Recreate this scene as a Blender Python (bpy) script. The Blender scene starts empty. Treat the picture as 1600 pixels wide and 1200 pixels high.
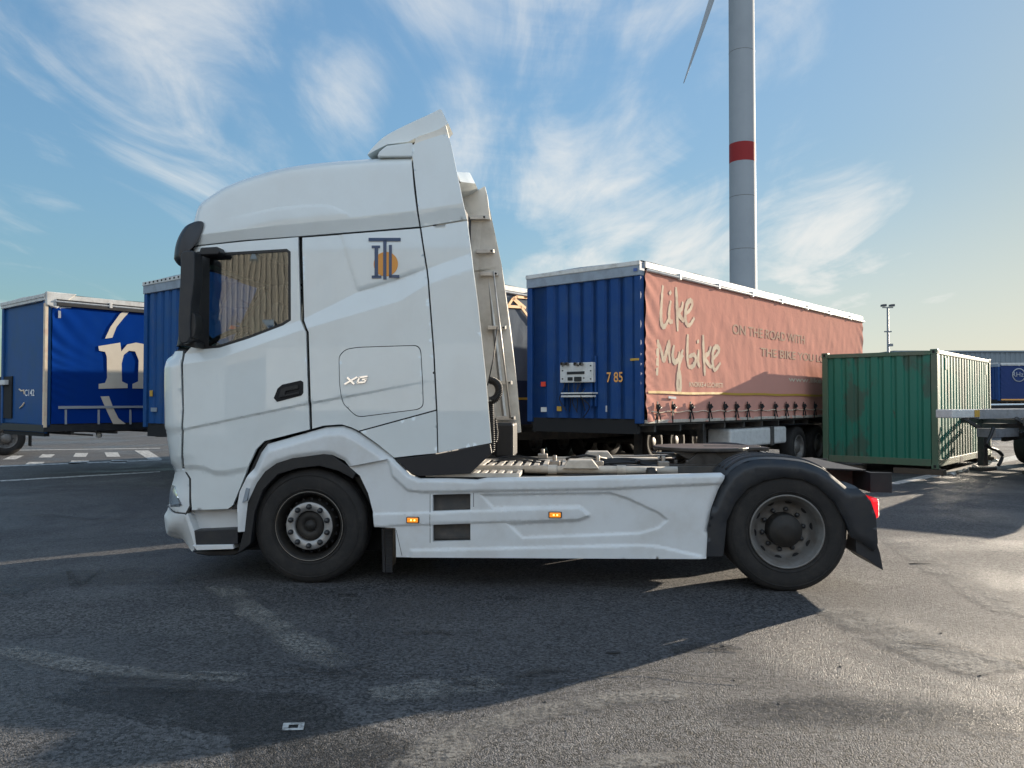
import bpy, bmesh, math, random
import numpy as np
from mathutils import Vector, Matrix
from mathutils.geometry import delaunay_2d_cdt
random.seed(7)
PI = math.pi
R = math.radians
# ------------------------------------------------------------------ camera, sky, sun, exposure
FPX, CAMH, HOR = 1250.0, 1.56, 629.0
PITCH = math.atan((HOR - 600) / FPX)
scn = bpy.context.scene
cam_d = bpy.data.cameras.new('camera')
cam_d.sensor_width = 36
cam_d.lens = 36 * FPX / 1600
cam_d.clip_end = 5000
cam = bpy.data.objects.new('camera', cam_d)
cam.location = (0, 0, CAMH)
cam.rotation_euler = (PI / 2 + PITCH, 0, 0)
scn.collection.objects.link(cam)
scn.camera = cam
scn.view_settings.view_transform = 'Standard'
scn.view_settings.look = 'None'
scn.view_settings.exposure = 1.5
scn.view_settings.gamma = 1
SUN_AZ, SUN_EL = 51.6, 11.9          # azimuth measured from +Y towards +X

w = bpy.data.worlds.new('World')
scn.world = w
w.use_nodes = True
nt = w.node_tree
nt.nodes.clear()
def N(nt, t, **kw):
    n = nt.nodes.new(t)
    for k, v in kw.items():
        if k == 'ins':
            for a, b in v.items():
                n.inputs[a].default_value = b
        else:
            setattr(n, k, v)
    return n
out = N(nt, 'ShaderNodeOutputWorld')
bg = N(nt, 'ShaderNodeBackground', ins={'Strength': 0.15})
sky = N(nt, 'ShaderNodeTexSky', sky_type='NISHITA', sun_disc=False)
sky.sun_elevation = R(SUN_EL)
sky.sun_rotation = R(SUN_AZ)
sky.air_density = 1.0
sky.dust_density = 0.6
sky.ozone_density = 2.7
tc = N(nt, 'ShaderNodeTexCoord')
sep = N(nt, 'ShaderNodeSeparateXYZ')
nt.links.new(tc.outputs['Generated'], sep.inputs[0])
def M(nt, op, a, b=None, c=None, clamp=False):
    n = nt.nodes.new('ShaderNodeMath'); n.operation = op; n.use_clamp = clamp
    for i, v in enumerate((a, b, c)):
        if v is None: continue
        if isinstance(v, (int, float)): n.inputs[i].default_value = v
        else: nt.links.new(v, n.inputs[i])
    return n.outputs[0]
def RAMP(nt, src, lo, hi, smooth=True):
    n = nt.nodes.new('ShaderNodeMapRange'); n.interpolation_type = 'SMOOTHSTEP' if smooth else 'LINEAR'
    nt.links.new(src, n.inputs[0]); n.inputs[1].default_value = lo; n.inputs[2].default_value = hi
    n.inputs[3].default_value = 0; n.inputs[4].default_value = 1
    return n.outputs[0]
zc = M(nt, 'ADD', M(nt, 'MAXIMUM', sep.outputs[2], 0.0), 0.12)
comb = N(nt, 'ShaderNodeCombineXYZ')
nt.links.new(M(nt, 'DIVIDE', sep.outputs[0], zc), comb.inputs[0])
nt.links.new(M(nt, 'DIVIDE', sep.outputs[1], zc), comb.inputs[1])
def noise(nt, vec, scale, detail=5, rough=.55, dist=0.0, mscale=None, rot=0.0, loc=(0, 0, 0)):
    if mscale or rot or loc != (0, 0, 0):
        m = N(nt, 'ShaderNodeMapping'); nt.links.new(vec, m.inputs[0])
        m.inputs['Rotation'].default_value = (0, 0, rot)
        m.inputs['Scale'].default_value = mscale or (1, 1, 1)
        m.inputs['Location'].default_value = loc
        vec = m.outputs[0]
    n = N(nt, 'ShaderNodeTexNoise', ins={'Scale': scale, 'Detail': detail, 'Roughness': rough, 'Distortion': dist})
    nt.links.new(vec, n.inputs['Vector'])
    return n.outputs[0]
cn1 = noise(nt, comb.outputs[0], .95, 10, .60, 1.3, (1, .62, 1), R(-38), (3.1, 1.7, 0))
cn2 = noise(nt, comb.outputs[0], 2.6, 9, .6, 1.6, (1, .40, 1), R(-62), (0.3, 5.1, 0))
nsum = M(nt, 'ADD', M(nt, 'MULTIPLY', cn1, .62), M(nt, 'MULTIPLY', cn2, .38))
def pdir(px, py):
    v = Vector(((px - 800) / FPX, math.cos(PITCH) - math.sin(PITCH) * (600 - py) / FPX, math.sin(PITCH) + math.cos(PITCH) * (600 - py) / FPX))
    return v.normalized()
mask = None     # where the cirrus is dense: directions in the sky
for px, py, rad, s in [(270, 130, .26, .9), (330, 230, .2, .8), (540, 150, .14, 1.0), (60, 230, .13, .6), (950, 300, .24, 1.1), (1060, 360, .2, .9), (1300, 390, .22, .9), (720, 200, .16, .75), (1250, 200, .12, .5), (1450, 420, .16, .8), (130, 60, .12, .6), (850, 420, .12, .8), (1190, 90, .14, .6),
                       (1480, 290, .08, .35), (200, 290, .06, .3), (450, 330, .25, .5), (700, -700, .9, .8), (-900, 100, .8, .8)]:
    vd = nt.nodes.new('ShaderNodeVectorMath'); vd.operation = 'DISTANCE'
    nt.links.new(tc.outputs['Generated'], vd.inputs[0]); vd.inputs[1].default_value = pdir(px, py)
    g = M(nt, 'MULTIPLY', RAMP(nt, vd.outputs['Value'], rad, 0.0), s)
    mask = g if mask is None else M(nt, 'MAXIMUM', mask, g)
back = RAMP(nt, sep.outputs[1], 0.1, -0.5)  # unseen bright cloud behind the camera, added to lighten the truck's shaded side
mask = M(nt, 'MAXIMUM', mask, M(nt, 'MULTIPLY', back, 1.25))
dens = RAMP(nt, M(nt, 'ADD', nsum, M(nt, 'MULTIPLY', M(nt, 'SUBTRACT', mask, .5), .34)), .44, .75)
veil = M(nt, 'MULTIPLY', RAMP(nt, sep.outputs[2], .30, 0.0), M(nt, 'MULTIPLY', RAMP(nt, sep.outputs[0], -.2, .35), .66))
dens = M(nt, 'MAXIMUM', M(nt, 'MULTIPLY', dens, RAMP(nt, sep.outputs[2], 0.0, 0.10)), veil)
mixc = N(nt, 'ShaderNodeMix', data_type='RGBA')
nt.links.new(M(nt, 'MULTIPLY', dens, .85), mixc.inputs[0])
def VM(nt, op, a, b):
    n = nt.nodes.new('ShaderNodeVectorMath'); n.operation = op
    for i, v in enumerate((a, b)):
        if isinstance(v, tuple): n.inputs[i].default_value = v
        else: nt.links.new(v, n.inputs[i])
    return n.outputs[0]
KS = .60      # soft shoulder on the sky's radiance so the part near the sun does not burn out
lum = N(nt, 'ShaderNodeRGBToBW'); nt.links.new(sky.outputs[0], lum.inputs[0])
den = M(nt, 'ADD', M(nt, 'MULTIPLY', lum.outputs[0], KS), 1.0)
cden = N(nt, 'ShaderNodeCombineXYZ'); [nt.links.new(den, cden.inputs[i]) for i in range(3)]
skyc = VM(nt, 'MULTIPLY', VM(nt, 'DIVIDE', sky.outputs[0], cden.outputs[0]), (.93, 1.02, .98))
nt.links.new(skyc, mixc.inputs[6])
sc_ = N(nt, 'ShaderNodeMix', data_type='RGBA', blend_type='MULTIPLY', ins={0: 0.0})
ccol = N(nt, 'ShaderNodeMix', data_type='RGBA'); nt.links.new(back, ccol.inputs[0])
ccol.inputs[6].default_value = (2.12, 2.1, 2.02, 1); ccol.inputs[7].default_value = (2.4, 2.85, 3.35, 1); nt.links.new(ccol.outputs[2], mixc.inputs[7])
nt.links.new(mixc.outputs[2], bg.inputs['Color'])
nt.links.new(bg.outputs[0], out.inputs[0])

sun_d = bpy.data.lights.new('sun', 'SUN')
sun_d.energy = 3.7
sun_d.angle = R(0.5)
sun_d.color = (1.0, .86, .68)
sun = bpy.data.objects.new('sun', sun_d)
sdir = Vector((math.sin(R(SUN_AZ)) * math.cos(R(SUN_EL)), math.cos(R(SUN_AZ)) * math.cos(R(SUN_EL)), math.sin(R(SUN_EL))))
sun.rotation_euler = sdir.to_track_quat('Z', 'Y').to_euler()
scn.collection.objects.link(sun)

# ------------------------------------------------------------------ helpers
COL = scn.collection
class Frame:
    """local frame on the ground: x axis along `ang`; pix() traces a photograph pixel onto a plane of that frame"""
    def __init__(s, ox, oy, ang):
        s.o = (ox, oy); s.a = ang; s.c = math.cos(ang); s.s = math.sin(ang)
    def loc(s, v):
        dx, dy = v[0] - s.o[0], v[1] - s.o[1]
        return Vector((dx * s.c + dy * s.s, -dx * s.s + dy * s.c, v[2]))
    def pix(s, px, py, x=None, y=None, z=None):
        o = s.loc((0, 0, CAMH))
        d = pdir(px, py)
        d = Vector((d.x * s.c + d.y * s.s, -d.x * s.s + d.y * s.c, d.z))
        if x is not None: t = (x - o.x) / d.x
        elif y is not None: t = (y - o.y) / d.y
        else: t = (z - o.z) / d.z
        return o + d * t
def tag(o, label=None, cat=None, group=None, kind=None):
    if label: o['label'] = label
    if cat: o['category'] = cat
    if group: o['group'] = group
    if kind: o['kind'] = kind
    return o
def empty(name, fr=None, parent=None, loc=None, rz=0.0):
    o = bpy.data.objects.new(name, None); COL.objects.link(o)
    o.empty_display_size = .2
    if fr: o.location = (fr.o[0], fr.o[1], 0); o.rotation_euler.z = fr.a
    if loc is not None: o.location = loc; o.rotation_euler.z = rz
    if parent: o.parent = parent
    return o
class MB:
    def __init__(s): s.v = []; s.f = []; s.sm = []
    def add(s, vs, fs, smooth=False):
        b = len(s.v); s.v += [tuple(v) for v in vs]
        for f in fs: s.f.append(tuple(i + b for i in f)); s.sm.append(smooth)
        return s
    def bx(s, x0, x1, y0, y1, z0, z1):
        x0, x1 = min(x0, x1), max(x0, x1); y0, y1 = min(y0, y1), max(y0, y1); z0, z1 = min(z0, z1), max(z0, z1)
        vs = [(x, y, z) for z in (z0, z1) for y in (y0, y1) for x in (x0, x1)]
        return s.add(vs, [(0, 2, 3, 1), (4, 5, 7, 6), (0, 1, 5, 4), (2, 6, 7, 3), (0, 4, 6, 2), (1, 3, 7, 5)])
    def prism(s, poly, y0, y1):
        """poly in (x,z) extruded along y"""
        a = sum(poly[i][0] * poly[(i + 1) % len(poly)][1] - poly[(i + 1) % len(poly)][0] * poly[i][1] for i in range(len(poly)))
        if a < 0: poly = poly[::-1]
        n = len(poly)
        vs = [(p[0], y0, p[1]) for p in poly] + [(p[0], y1, p[1]) for p in poly]
        fs = [tuple(range(n)), tuple(range(2 * n - 1, n - 1, -1))] + [(i, i + n, (i + 1) % n + n, (i + 1) % n) for i in range(n)]
        return s.add(vs, fs)
    def prismz(s, poly, z0, z1):
        a = sum(poly[i][0] * poly[(i + 1) % len(poly)][1] - poly[(i + 1) % len(poly)][0] * poly[i][1] for i in range(len(poly)))
        if a < 0: poly = poly[::-1]
        n = len(poly)
        vs = [(p[0], p[1], z0) for p in poly] + [(p[0], p[1], z1) for p in poly]
        fs = [tuple(range(n - 1, -1, -1)), tuple(range(n, 2 * n))] + [(i, (i + 1) % n, (i + 1) % n + n, i + n) for i in range(n)]
        return s.add(vs, fs)
    def prismx(s, poly, x0, x1):
        """poly in (y,z) extruded along x"""
        a = sum(poly[i][0] * poly[(i + 1) % len(poly)][1] - poly[(i + 1) % len(poly)][0] * poly[i][1] for i in range(len(poly)))
        if a < 0: poly = poly[::-1]
        n = len(poly)
        vs = [(x0, p[0], p[1]) for p in poly] + [(x1, p[0], p[1]) for p in poly]
        fs = [tuple(range(n - 1, -1, -1)), tuple(range(n, 2 * n))] + [(i, (i + 1) % n, (i + 1) % n + n, i + n) for i in range(n)]
        return s.add(vs, fs)
    def tube(s, pts, r, n=8, closed=False):
        pts = [Vector(p) for p in pts]; rs = r if isinstance(r, (list, tuple)) else [r] * len(pts)
        m = len(pts); rings = []; up = Vector((0, 0, 1))
        for i, p in enumerate(pts):
            t = (pts[min(i + 1, m - 1)] - pts[max(i - 1, 0)]).normalized()
            a = t.cross(up)
            if a.length < 1e-3: a = t.cross(Vector((0, 1, 0)))
            a.normalize(); b = a.cross(t)
            rings += [p + (a * math.cos(2 * PI * k / n) + b * math.sin(2 * PI * k / n)) * rs[i] for k in range(n)]
        fs = [(i * n + k, i * n + (k + 1) % n, (i + 1) * n + (k + 1) % n, (i + 1) * n + k) for i in range(m - 1) for k in range(n)]
        fs += [tuple(range(n - 1, -1, -1)), tuple(range((m - 1) * n, m * n))]
        return s.add(rings, fs, True)
    def lathe(s, prof, c, n=48, axis='y', smooth=True):
        """prof: list of (radius, position along the axis)"""
        vs = []; m = len(prof)
        for r, t in prof:
            for k in range(n):
                a = 2 * PI * k / n; u, w_ = r * math.cos(a), r * math.sin(a)
                vs.append({'y': (c[0] + u, c[1] + t, c[2] + w_), 'z': (c[0] + u, c[1] + w_, c[2] + t), 'x': (c[0] + t, c[1] + u, c[2] + w_)}[axis])
        fs = [(i * n + k, (i + 1) * n + k, (i + 1) * n + (k + 1) % n, i * n + (k + 1) % n) for i in range(m - 1) for k in range(n)]
        return s.add(vs, fs, smooth)
    def build(s, name, mat, parent=None, bevel=0, seg=2, recalc=True, auto=None):
        me = bpy.data.meshes.new(name); me.from_pydata(s.v, [], s.f); me.validate()
        if recalc:
            bm = bmesh.new(); bm.from_mesh(me); bmesh.ops.recalc_face_normals(bm, faces=bm.faces); bm.to_mesh(me); bm.free()
        if len(me.polygons) == len(s.sm): me.polygons.foreach_set('use_smooth', s.sm)
        if mat: me.materials.append(mat)
        o = bpy.data.objects.new(name, me); COL.objects.link(o)
        if parent: o.parent = parent
        if bevel:
            b = o.modifiers.new('bevel', 'BEVEL'); b.width = bevel; b.segments = seg; b.limit_method = 'ANGLE'; b.angle_limit = R(35)
            b.use_clamp_overlap = True
        if auto:
            me.shade_smooth()
            me.set_sharp_from_angle(angle=R(auto))
        return o
def kids(o): return [c for c in bpy.data.objects if c.parent == o]
def copy_tree(o, parent=None):
    c = o.copy(); COL.objects.link(c); c.parent = parent
    for ch in kids(o): copy_tree(ch, c)
    return c
def text_mesh(s, size, bold=0.0, sx=1.0, extrude=0.0, align='LEFT'):
    cu = bpy.data.curves.new('t', 'FONT'); cu.body = s; cu.size = size; cu.offset = bold; cu.extrude = extrude; cu.align_x = align
    o = bpy.data.objects.new('t', cu); COL.objects.link(o)
    bpy.context.view_layer.update()
    me = bpy.data.meshes.new_from_object(o.evaluated_get(bpy.context.evaluated_depsgraph_get()))
    vs = [(v.co.x * sx, v.co.y, v.co.z) for v in me.vertices]; fs = [tuple(p.vertices) for p in me.polygons]
    bpy.data.objects.remove(o); bpy.data.curves.remove(cu); bpy.data.meshes.remove(me)
    return vs, fs

# ------------------------------------------------------------------ materials
def mat(name, col, rough=.5, metal=0, coat=0, spec=.5, bump=0, bscale=60, var=0, vscale=3, emit=None, coatr=.03, dirt=None, stretch=None):
    m = bpy.data.materials.new(name); m.use_nodes = True; t = m.node_tree; p = t.nodes['Principled BSDF']
    p.inputs['Base Color'].default_value = (*col, 1); p.inputs['Roughness'].default_value = rough; p.inputs['Metallic'].default_value = metal
    p.inputs['Coat Weight'].default_value = coat; p.inputs['Coat Roughness'].default_value = coatr; p.inputs['Specular IOR Level'].default_value = spec
    tc = N(t, 'ShaderNodeTexCoord'); v = tc.outputs['Object']
    if var or dirt:
        n1 = noise(t, v, vscale, 8, .65, 0, stretch)
        mx = N(t, 'ShaderNodeMix', data_type='RGBA')
        d = dirt or tuple(c * (1 - var) for c in col)
        mx.inputs[6].default_value = (*col, 1); mx.inputs[7].default_value = (*d, 1)
        t.links.new(M(t, 'MULTIPLY', RAMP(t, n1, .38, .72), var if dirt else 1.0), mx.inputs[0]); t.links.new(mx.outputs[2], p.inputs['Base Color'])
        rn = M(t, 'ADD', rough, M(t, 'MULTIPLY', n1, .15)); t.links.new(rn, p.inputs['Roughness'])
    if bump:
        n2 = noise(t, v, bscale, 4, .6)
        b = N(t, 'ShaderNodeBump', ins={'Strength': bump, 'Distance': .01}); t.links.new(n2, b.inputs['Height']); t.links.new(b.outputs[0], p.inputs['Normal'])
    if emit: p.inputs['Emission Color'].default_value = (*emit[0], 1); p.inputs['Emission Strength'].default_value = emit[1]
    return m
WHITE = mat('white_paint', (.675, .725, .725), .30, coat=1, dirt=(.52, .51, .48), var=.22, vscale=1.6, bump=.04, bscale=1.5, coatr=.02)
WHITE.node_tree.nodes['Principled BSDF'].inputs['Coat IOR'].default_value = 1.55
WHITE_PL = mat('white_plastic', (.66, .69, .70), .40, coat=.3, dirt=(.42, .39, .34), var=.35, vscale=2.2, coatr=.2)
BLACKPL = mat('black_plastic', (.009, .010, .012), .45, dirt=(.026, .025, .024), var=.6, vscale=5)
STEPG = mat('step_grey', (.30, .30, .29), .5, dirt=(.3, .29, .27), var=.7, vscale=7)
DARKPL = mat('grey_plastic', (.014, .017, .022), .42, dirt=(.036, .035, .034), var=.6, vscale=6)
NAVYPL = mat('dark_navy_trim', (.008, .010, .015), .42, coat=.1)
RUB = mat('rubber', (.013, .0125, .0125), .75, dirt=(.042, .038, .034), var=.55, vscale=7, bump=.3, bscale=90)
DARK = mat('dark_void', (.008, .008, .009), .8)
FRAME = mat('chassis_grey', (.05, .05, .05), .6, dirt=(.13, .11, .09), var=.6, vscale=6)
STEEL = mat('worn_steel', (.35, .33, .3), .4, metal=.8, dirt=(.16, .1, .06), var=.6, vscale=9)
GREASE = mat('greasy_steel', (.075, .07, .066), .38, metal=.5, dirt=(.03, .027, .024), var=.8, vscale=7)
ALU = mat('aluminium', (.62, .6, .56), .38, metal=.7, dirt=(.35, .3, .25), var=.5, vscale=8)
RIMG = mat('rim_grey', (.20, .197, .19), .5, metal=.4, dirt=(.12, .1, .08), var=.7, vscale=8)
RIMD = mat('rim_dark', (.018, .017, .016), .55, metal=.2, dirt=(.045, .038, .03), var=.6, vscale=9)
HUBS = mat('hub_ring_silver', (.36, .36, .355), .42, metal=.55, dirt=(.3, .28, .25), var=.5, vscale=12)
NUT = mat('nut_dark', (.045, .047, .05), .4, metal=.4)
CREAM = mat('deck_cream', (.55, .5, .43), .5, dirt=(.3, .26, .21), var=.6, vscale=8)
INNERF = mat('fairing_inside', (.74, .70, .62), .55, dirt=(.42, .38, .31), var=.7, vscale=2.5)
AMBER = mat('amber_lens', (.85, .25, .01), .15, coat=.8, emit=((1, .3, .02), .25))
AMBER2 = mat('amber_bulb', (1, .6, .1), .2, emit=((1, .55, .12), 1.6))
REDL = mat('red_lens', (.7, .01, .015), .15, coat=.8, emit=((1, .02, .03), .3))
CHROME = mat('chrome', (.8, .8, .82), .12, metal=1)
LENS = mat('headlamp_lens', (.30, .36, .42), .22, metal=.3, coat=1)
LOGOB = mat('logo_navy', (.012, .05, .13), .35, coat=.5)
LOGOO = mat('logo_orange', (.68, .27, .03), .35, coat=.5)
INTER = mat('cab_interior', (.06, .06, .065), .7)
INTER2 = mat('cab_interior_light', (.035, .034, .034), .8)
def glass_mat(name, tint, refl, wav=0, base=(.9, .95, .95)):
    m = bpy.data.materials.new(name); m.use_nodes = True; t = m.node_tree; t.nodes.clear()
    o = N(t, 'ShaderNodeOutputMaterial'); tr = N(t, 'ShaderNodeBsdfTransparent'); gl = N(t, 'ShaderNodeBsdfGlossy', ins={'Roughness': .01})
    tr.inputs[0].default_value = (*tint, 1); gl.inputs[0].default_value = (*base, 1)
    fr = N(t, 'ShaderNodeFresnel', ins={'IOR': 1.5})
    mx = N(t, 'ShaderNodeMixShader'); t.links.new(M(t, 'ADD', fr.outputs[0], refl, clamp=True), mx.inputs[0])
    t.links.new(tr.outputs[0], mx.inputs[1]); t.links.new(gl.outputs[0], mx.inputs[2]); t.links.new(mx.outputs[0], o.inputs[0])
    if wav:
        tc = N(t, 'ShaderNodeTexCoord'); n2 = noise(t, tc.outputs['Object'], 2.6, 2, .5)
        b = N(t, 'ShaderNodeBump', ins={'Strength': wav, 'Distance': .02}); t.links.new(n2, b.inputs['Height'])
        t.links.new(b.outputs[0], gl.inputs['Normal'])
    return m
GLASS = glass_mat('side_glass', (.72, .82, .83), .085, .022)
WSGLASS = glass_mat('windscreen_glass', (.5, .72, .74), .30, 0, (.75, .98, 1.0))

# ------------------------------------------------------------------ 2D feature tools for sheet-metal panels
def cat(pts, n=8):
    out = []; P = [pts[0]] + list(pts) + [pts[-1]]
    for i in range(1, len(P) - 2):
        p0, p1, p2, p3 = [np.array(P[j], float) for j in (i - 1, i, i + 1, i + 2)]
        for k in range(n):
            t = k / n
            out.append(.5 * ((2 * p1) + (-p0 + p2) * t + (2 * p0 - 5 * p1 + 4 * p2 - p3) * t * t + (-p0 + 3 * p1 - 3 * p2 + p3) * t ** 3))
    out.append(np.array(pts[-1], float))
    return np.array(out)
def resample(P, step, closed=False):
    P = [np.array(p, float) for p in P]
    if closed: P = P + [P[0]]
    out = []
    for a, b in zip(P[:-1], P[1:]):
        L = np.linalg.norm(b - a); n = max(1, int(round(L / step)))
        for k in range(n): out.append(a + (b - a) * k / n)
    if not closed: out.append(P[-1])
    return np.array(out)
def seg_dist(Q, P, closed=False):
    """distance of points Q (n,2) to polyline P, and index of the nearest segment"""
    A = np.array(P, float); B = np.roll(A, -1, 0)
    if not closed: A, B = A[:-1], B[:-1]
    best = np.full(len(Q), 1e9); idx = np.zeros(len(Q), int)
    for i, (a, b) in enumerate(zip(A, B)):
        ab = b - a; L = max(ab @ ab, 1e-12)
        t = np.clip(((Q - a) @ ab) / L, 0, 1); d = np.linalg.norm(Q - a - t[:, None] * ab, axis=1)
        m = d < best; best[m] = d[m]; idx[m] = i
    return best, idx
def inside(Q, P):
    P = np.array(P, float); r = np.zeros(len(Q), bool); x, z = Q[:, 0], Q[:, 1]; j = len(P) - 1
    for i in range(len(P)):
        c = ((P[i, 1] > z) != (P[j, 1] > z))
        with np.errstate(divide='ignore', invalid='ignore'):
            xx = (P[j, 0] - P[i, 0]) * (z - P[i, 1]) / (P[j, 1] - P[i, 1]) + P[i, 0]
        r ^= c & (x < xx); j = i
    return r
def sstep(t): t = np.clip(t, 0, 1); return t * t * (3 - 2 * t)
def sd(Q, P):
    d, _ = seg_dist(Q, P, True); return np.where(inside(Q, P), d, -d)
def zline(L):
    L = np.array(L, float); return lambda x: np.interp(x, L[:, 0], L[:, 1])
def round_poly(P, r, n=4):
    out = []; m = len(P)
    for i in range(m):
        p = np.array(P[i], float); a = np.array(P[i - 1], float); b = np.array(P[(i + 1) % m], float)
        ra = min(r, np.linalg.norm(a - p) * .45); rb = min(r, np.linalg.norm(b - p) * .45)
        pa = p + (a - p) / np.linalg.norm(a - p) * ra; pb = p + (b - p) / np.linalg.norm(b - p) * rb
        for k in range(n + 1):
            t = k / n; out.append((1 - t) ** 2 * pa + 2 * t * (1 - t) * p + t * t * pb)
    return np.array(out)
def panel(name, poly, yfn, material, parent, holes=(), lines=(), spacing=.04, flange=.03, dense=None, mirror=None, step=.02, mdx=0.0):
    """a sheet over poly (x,z) with height yfn; flange folds back from its edge; lines/dense add points where the surface bends"""
    B = resample(poly, step, True); HS = [resample(h, step, True) for h in holes]
    lo, hi = B.min(0), B.max(0)
    gx, gz = np.meshgrid(np.arange(lo[0], hi[0], spacing), np.arange(lo[1], hi[1], spacing))
    G = np.c_[gx.ravel(), gz.ravel()] + np.array([.0003, .0007])
    if dense is not None:
        gx, gz = np.meshgrid(np.arange(lo[0], hi[0], .014), np.arange(lo[1], hi[1], .014))
        G2 = np.c_[gx.ravel(), gz.ravel()]; G = np.r_[G, G2[dense(G2)]]
    ex = []
    for L in lines:
        Lr = resample(L[0], .02)
        t = np.gradient(Lr, axis=0); t /= np.linalg.norm(t, axis=1)[:, None] + 1e-9; nn = np.c_[t[:, 1], -t[:, 0]]
        for o in L[1]: ex.append(Lr + nn * o)
    if ex:
        E = np.vstack(ex)
        dE, _ = seg_dist(G, np.vstack([l for l in [resample(L[0], .1) for L in lines]]) if False else resample(lines[0][0], .1))
        G = np.r_[G, E]
    keep = inside(G, B); d, _ = seg_dist(G, B, True); keep &= d > step * .6
    for h in HS:
        keep &= ~inside(G, h); d, _ = seg_dist(G, h, True); keep &= d > step * .6
    G = G[keep]
    # thin points closer than 5 mm
    key = np.round(G / .0025).astype(int); _, ui = np.unique(key, axis=0, return_index=True); G = G[ui]
    loops = [B] + HS; pts = []; edges = []
    for lp in loops:
        b = len(pts); pts += [Vector(p) for p in lp]; edges += [(b + i, b + (i + 1) % len(lp)) for i in range(len(lp))]
    nb = len(pts); pts += [Vector(p) for p in G]
    V, E_, Fc, ov, _, _ = delaunay_2d_cdt(pts, edges, [], 0, 1e-6)
    VA = np.array([[v.x, v.y] for v in V]); cen = np.array([VA[list(f)].mean(0) for f in Fc])
    ok = inside(cen, B)
    for h in HS: ok &= ~inside(cen, h)
    Y = yfn(VA)
    m = MB(); vs = [(VA[i, 0], Y[i], VA[i, 1]) for i in range(len(VA))]
    m.add(vs, [tuple(f) for f, k in zip(Fc, ok) if k], True)
    for lp in loops:
        yy = yfn(lp); n = len(lp)
        a = [(lp[i][0], yy[i], lp[i][1]) for i in range(n)]; b = [(lp[i][0], yy[i] + flange, lp[i][1]) for i in range(n)]
        m.add(a + b, [(i, (i + 1) % n, (i + 1) % n + n, i + n) for i in range(n)], False)
    def mk(v, nm, flip):
        me = bpy.data.meshes.new(nm); me.from_pydata(v, [], [f[::-1] if flip else f for f in m.f]); me.polygons.foreach_set('use_smooth', m.sm)
        me.materials.append(material); o = bpy.data.objects.new(nm, me); COL.objects.link(o); o.parent = parent
        return o
    # orientation: near face must look to -y
    f0 = next((f for f in m.f if True), None)
    a, b, c = [Vector(m.v[i]) for i in f0[:3]]
    flip = (b - a).cross(c - a).y > 0
    o = mk(m.v, name, flip)
    if mirror is not None: mk([(x + mdx, mirror - y, z) for x, y, z in m.v], name, not flip)
    return o

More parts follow.
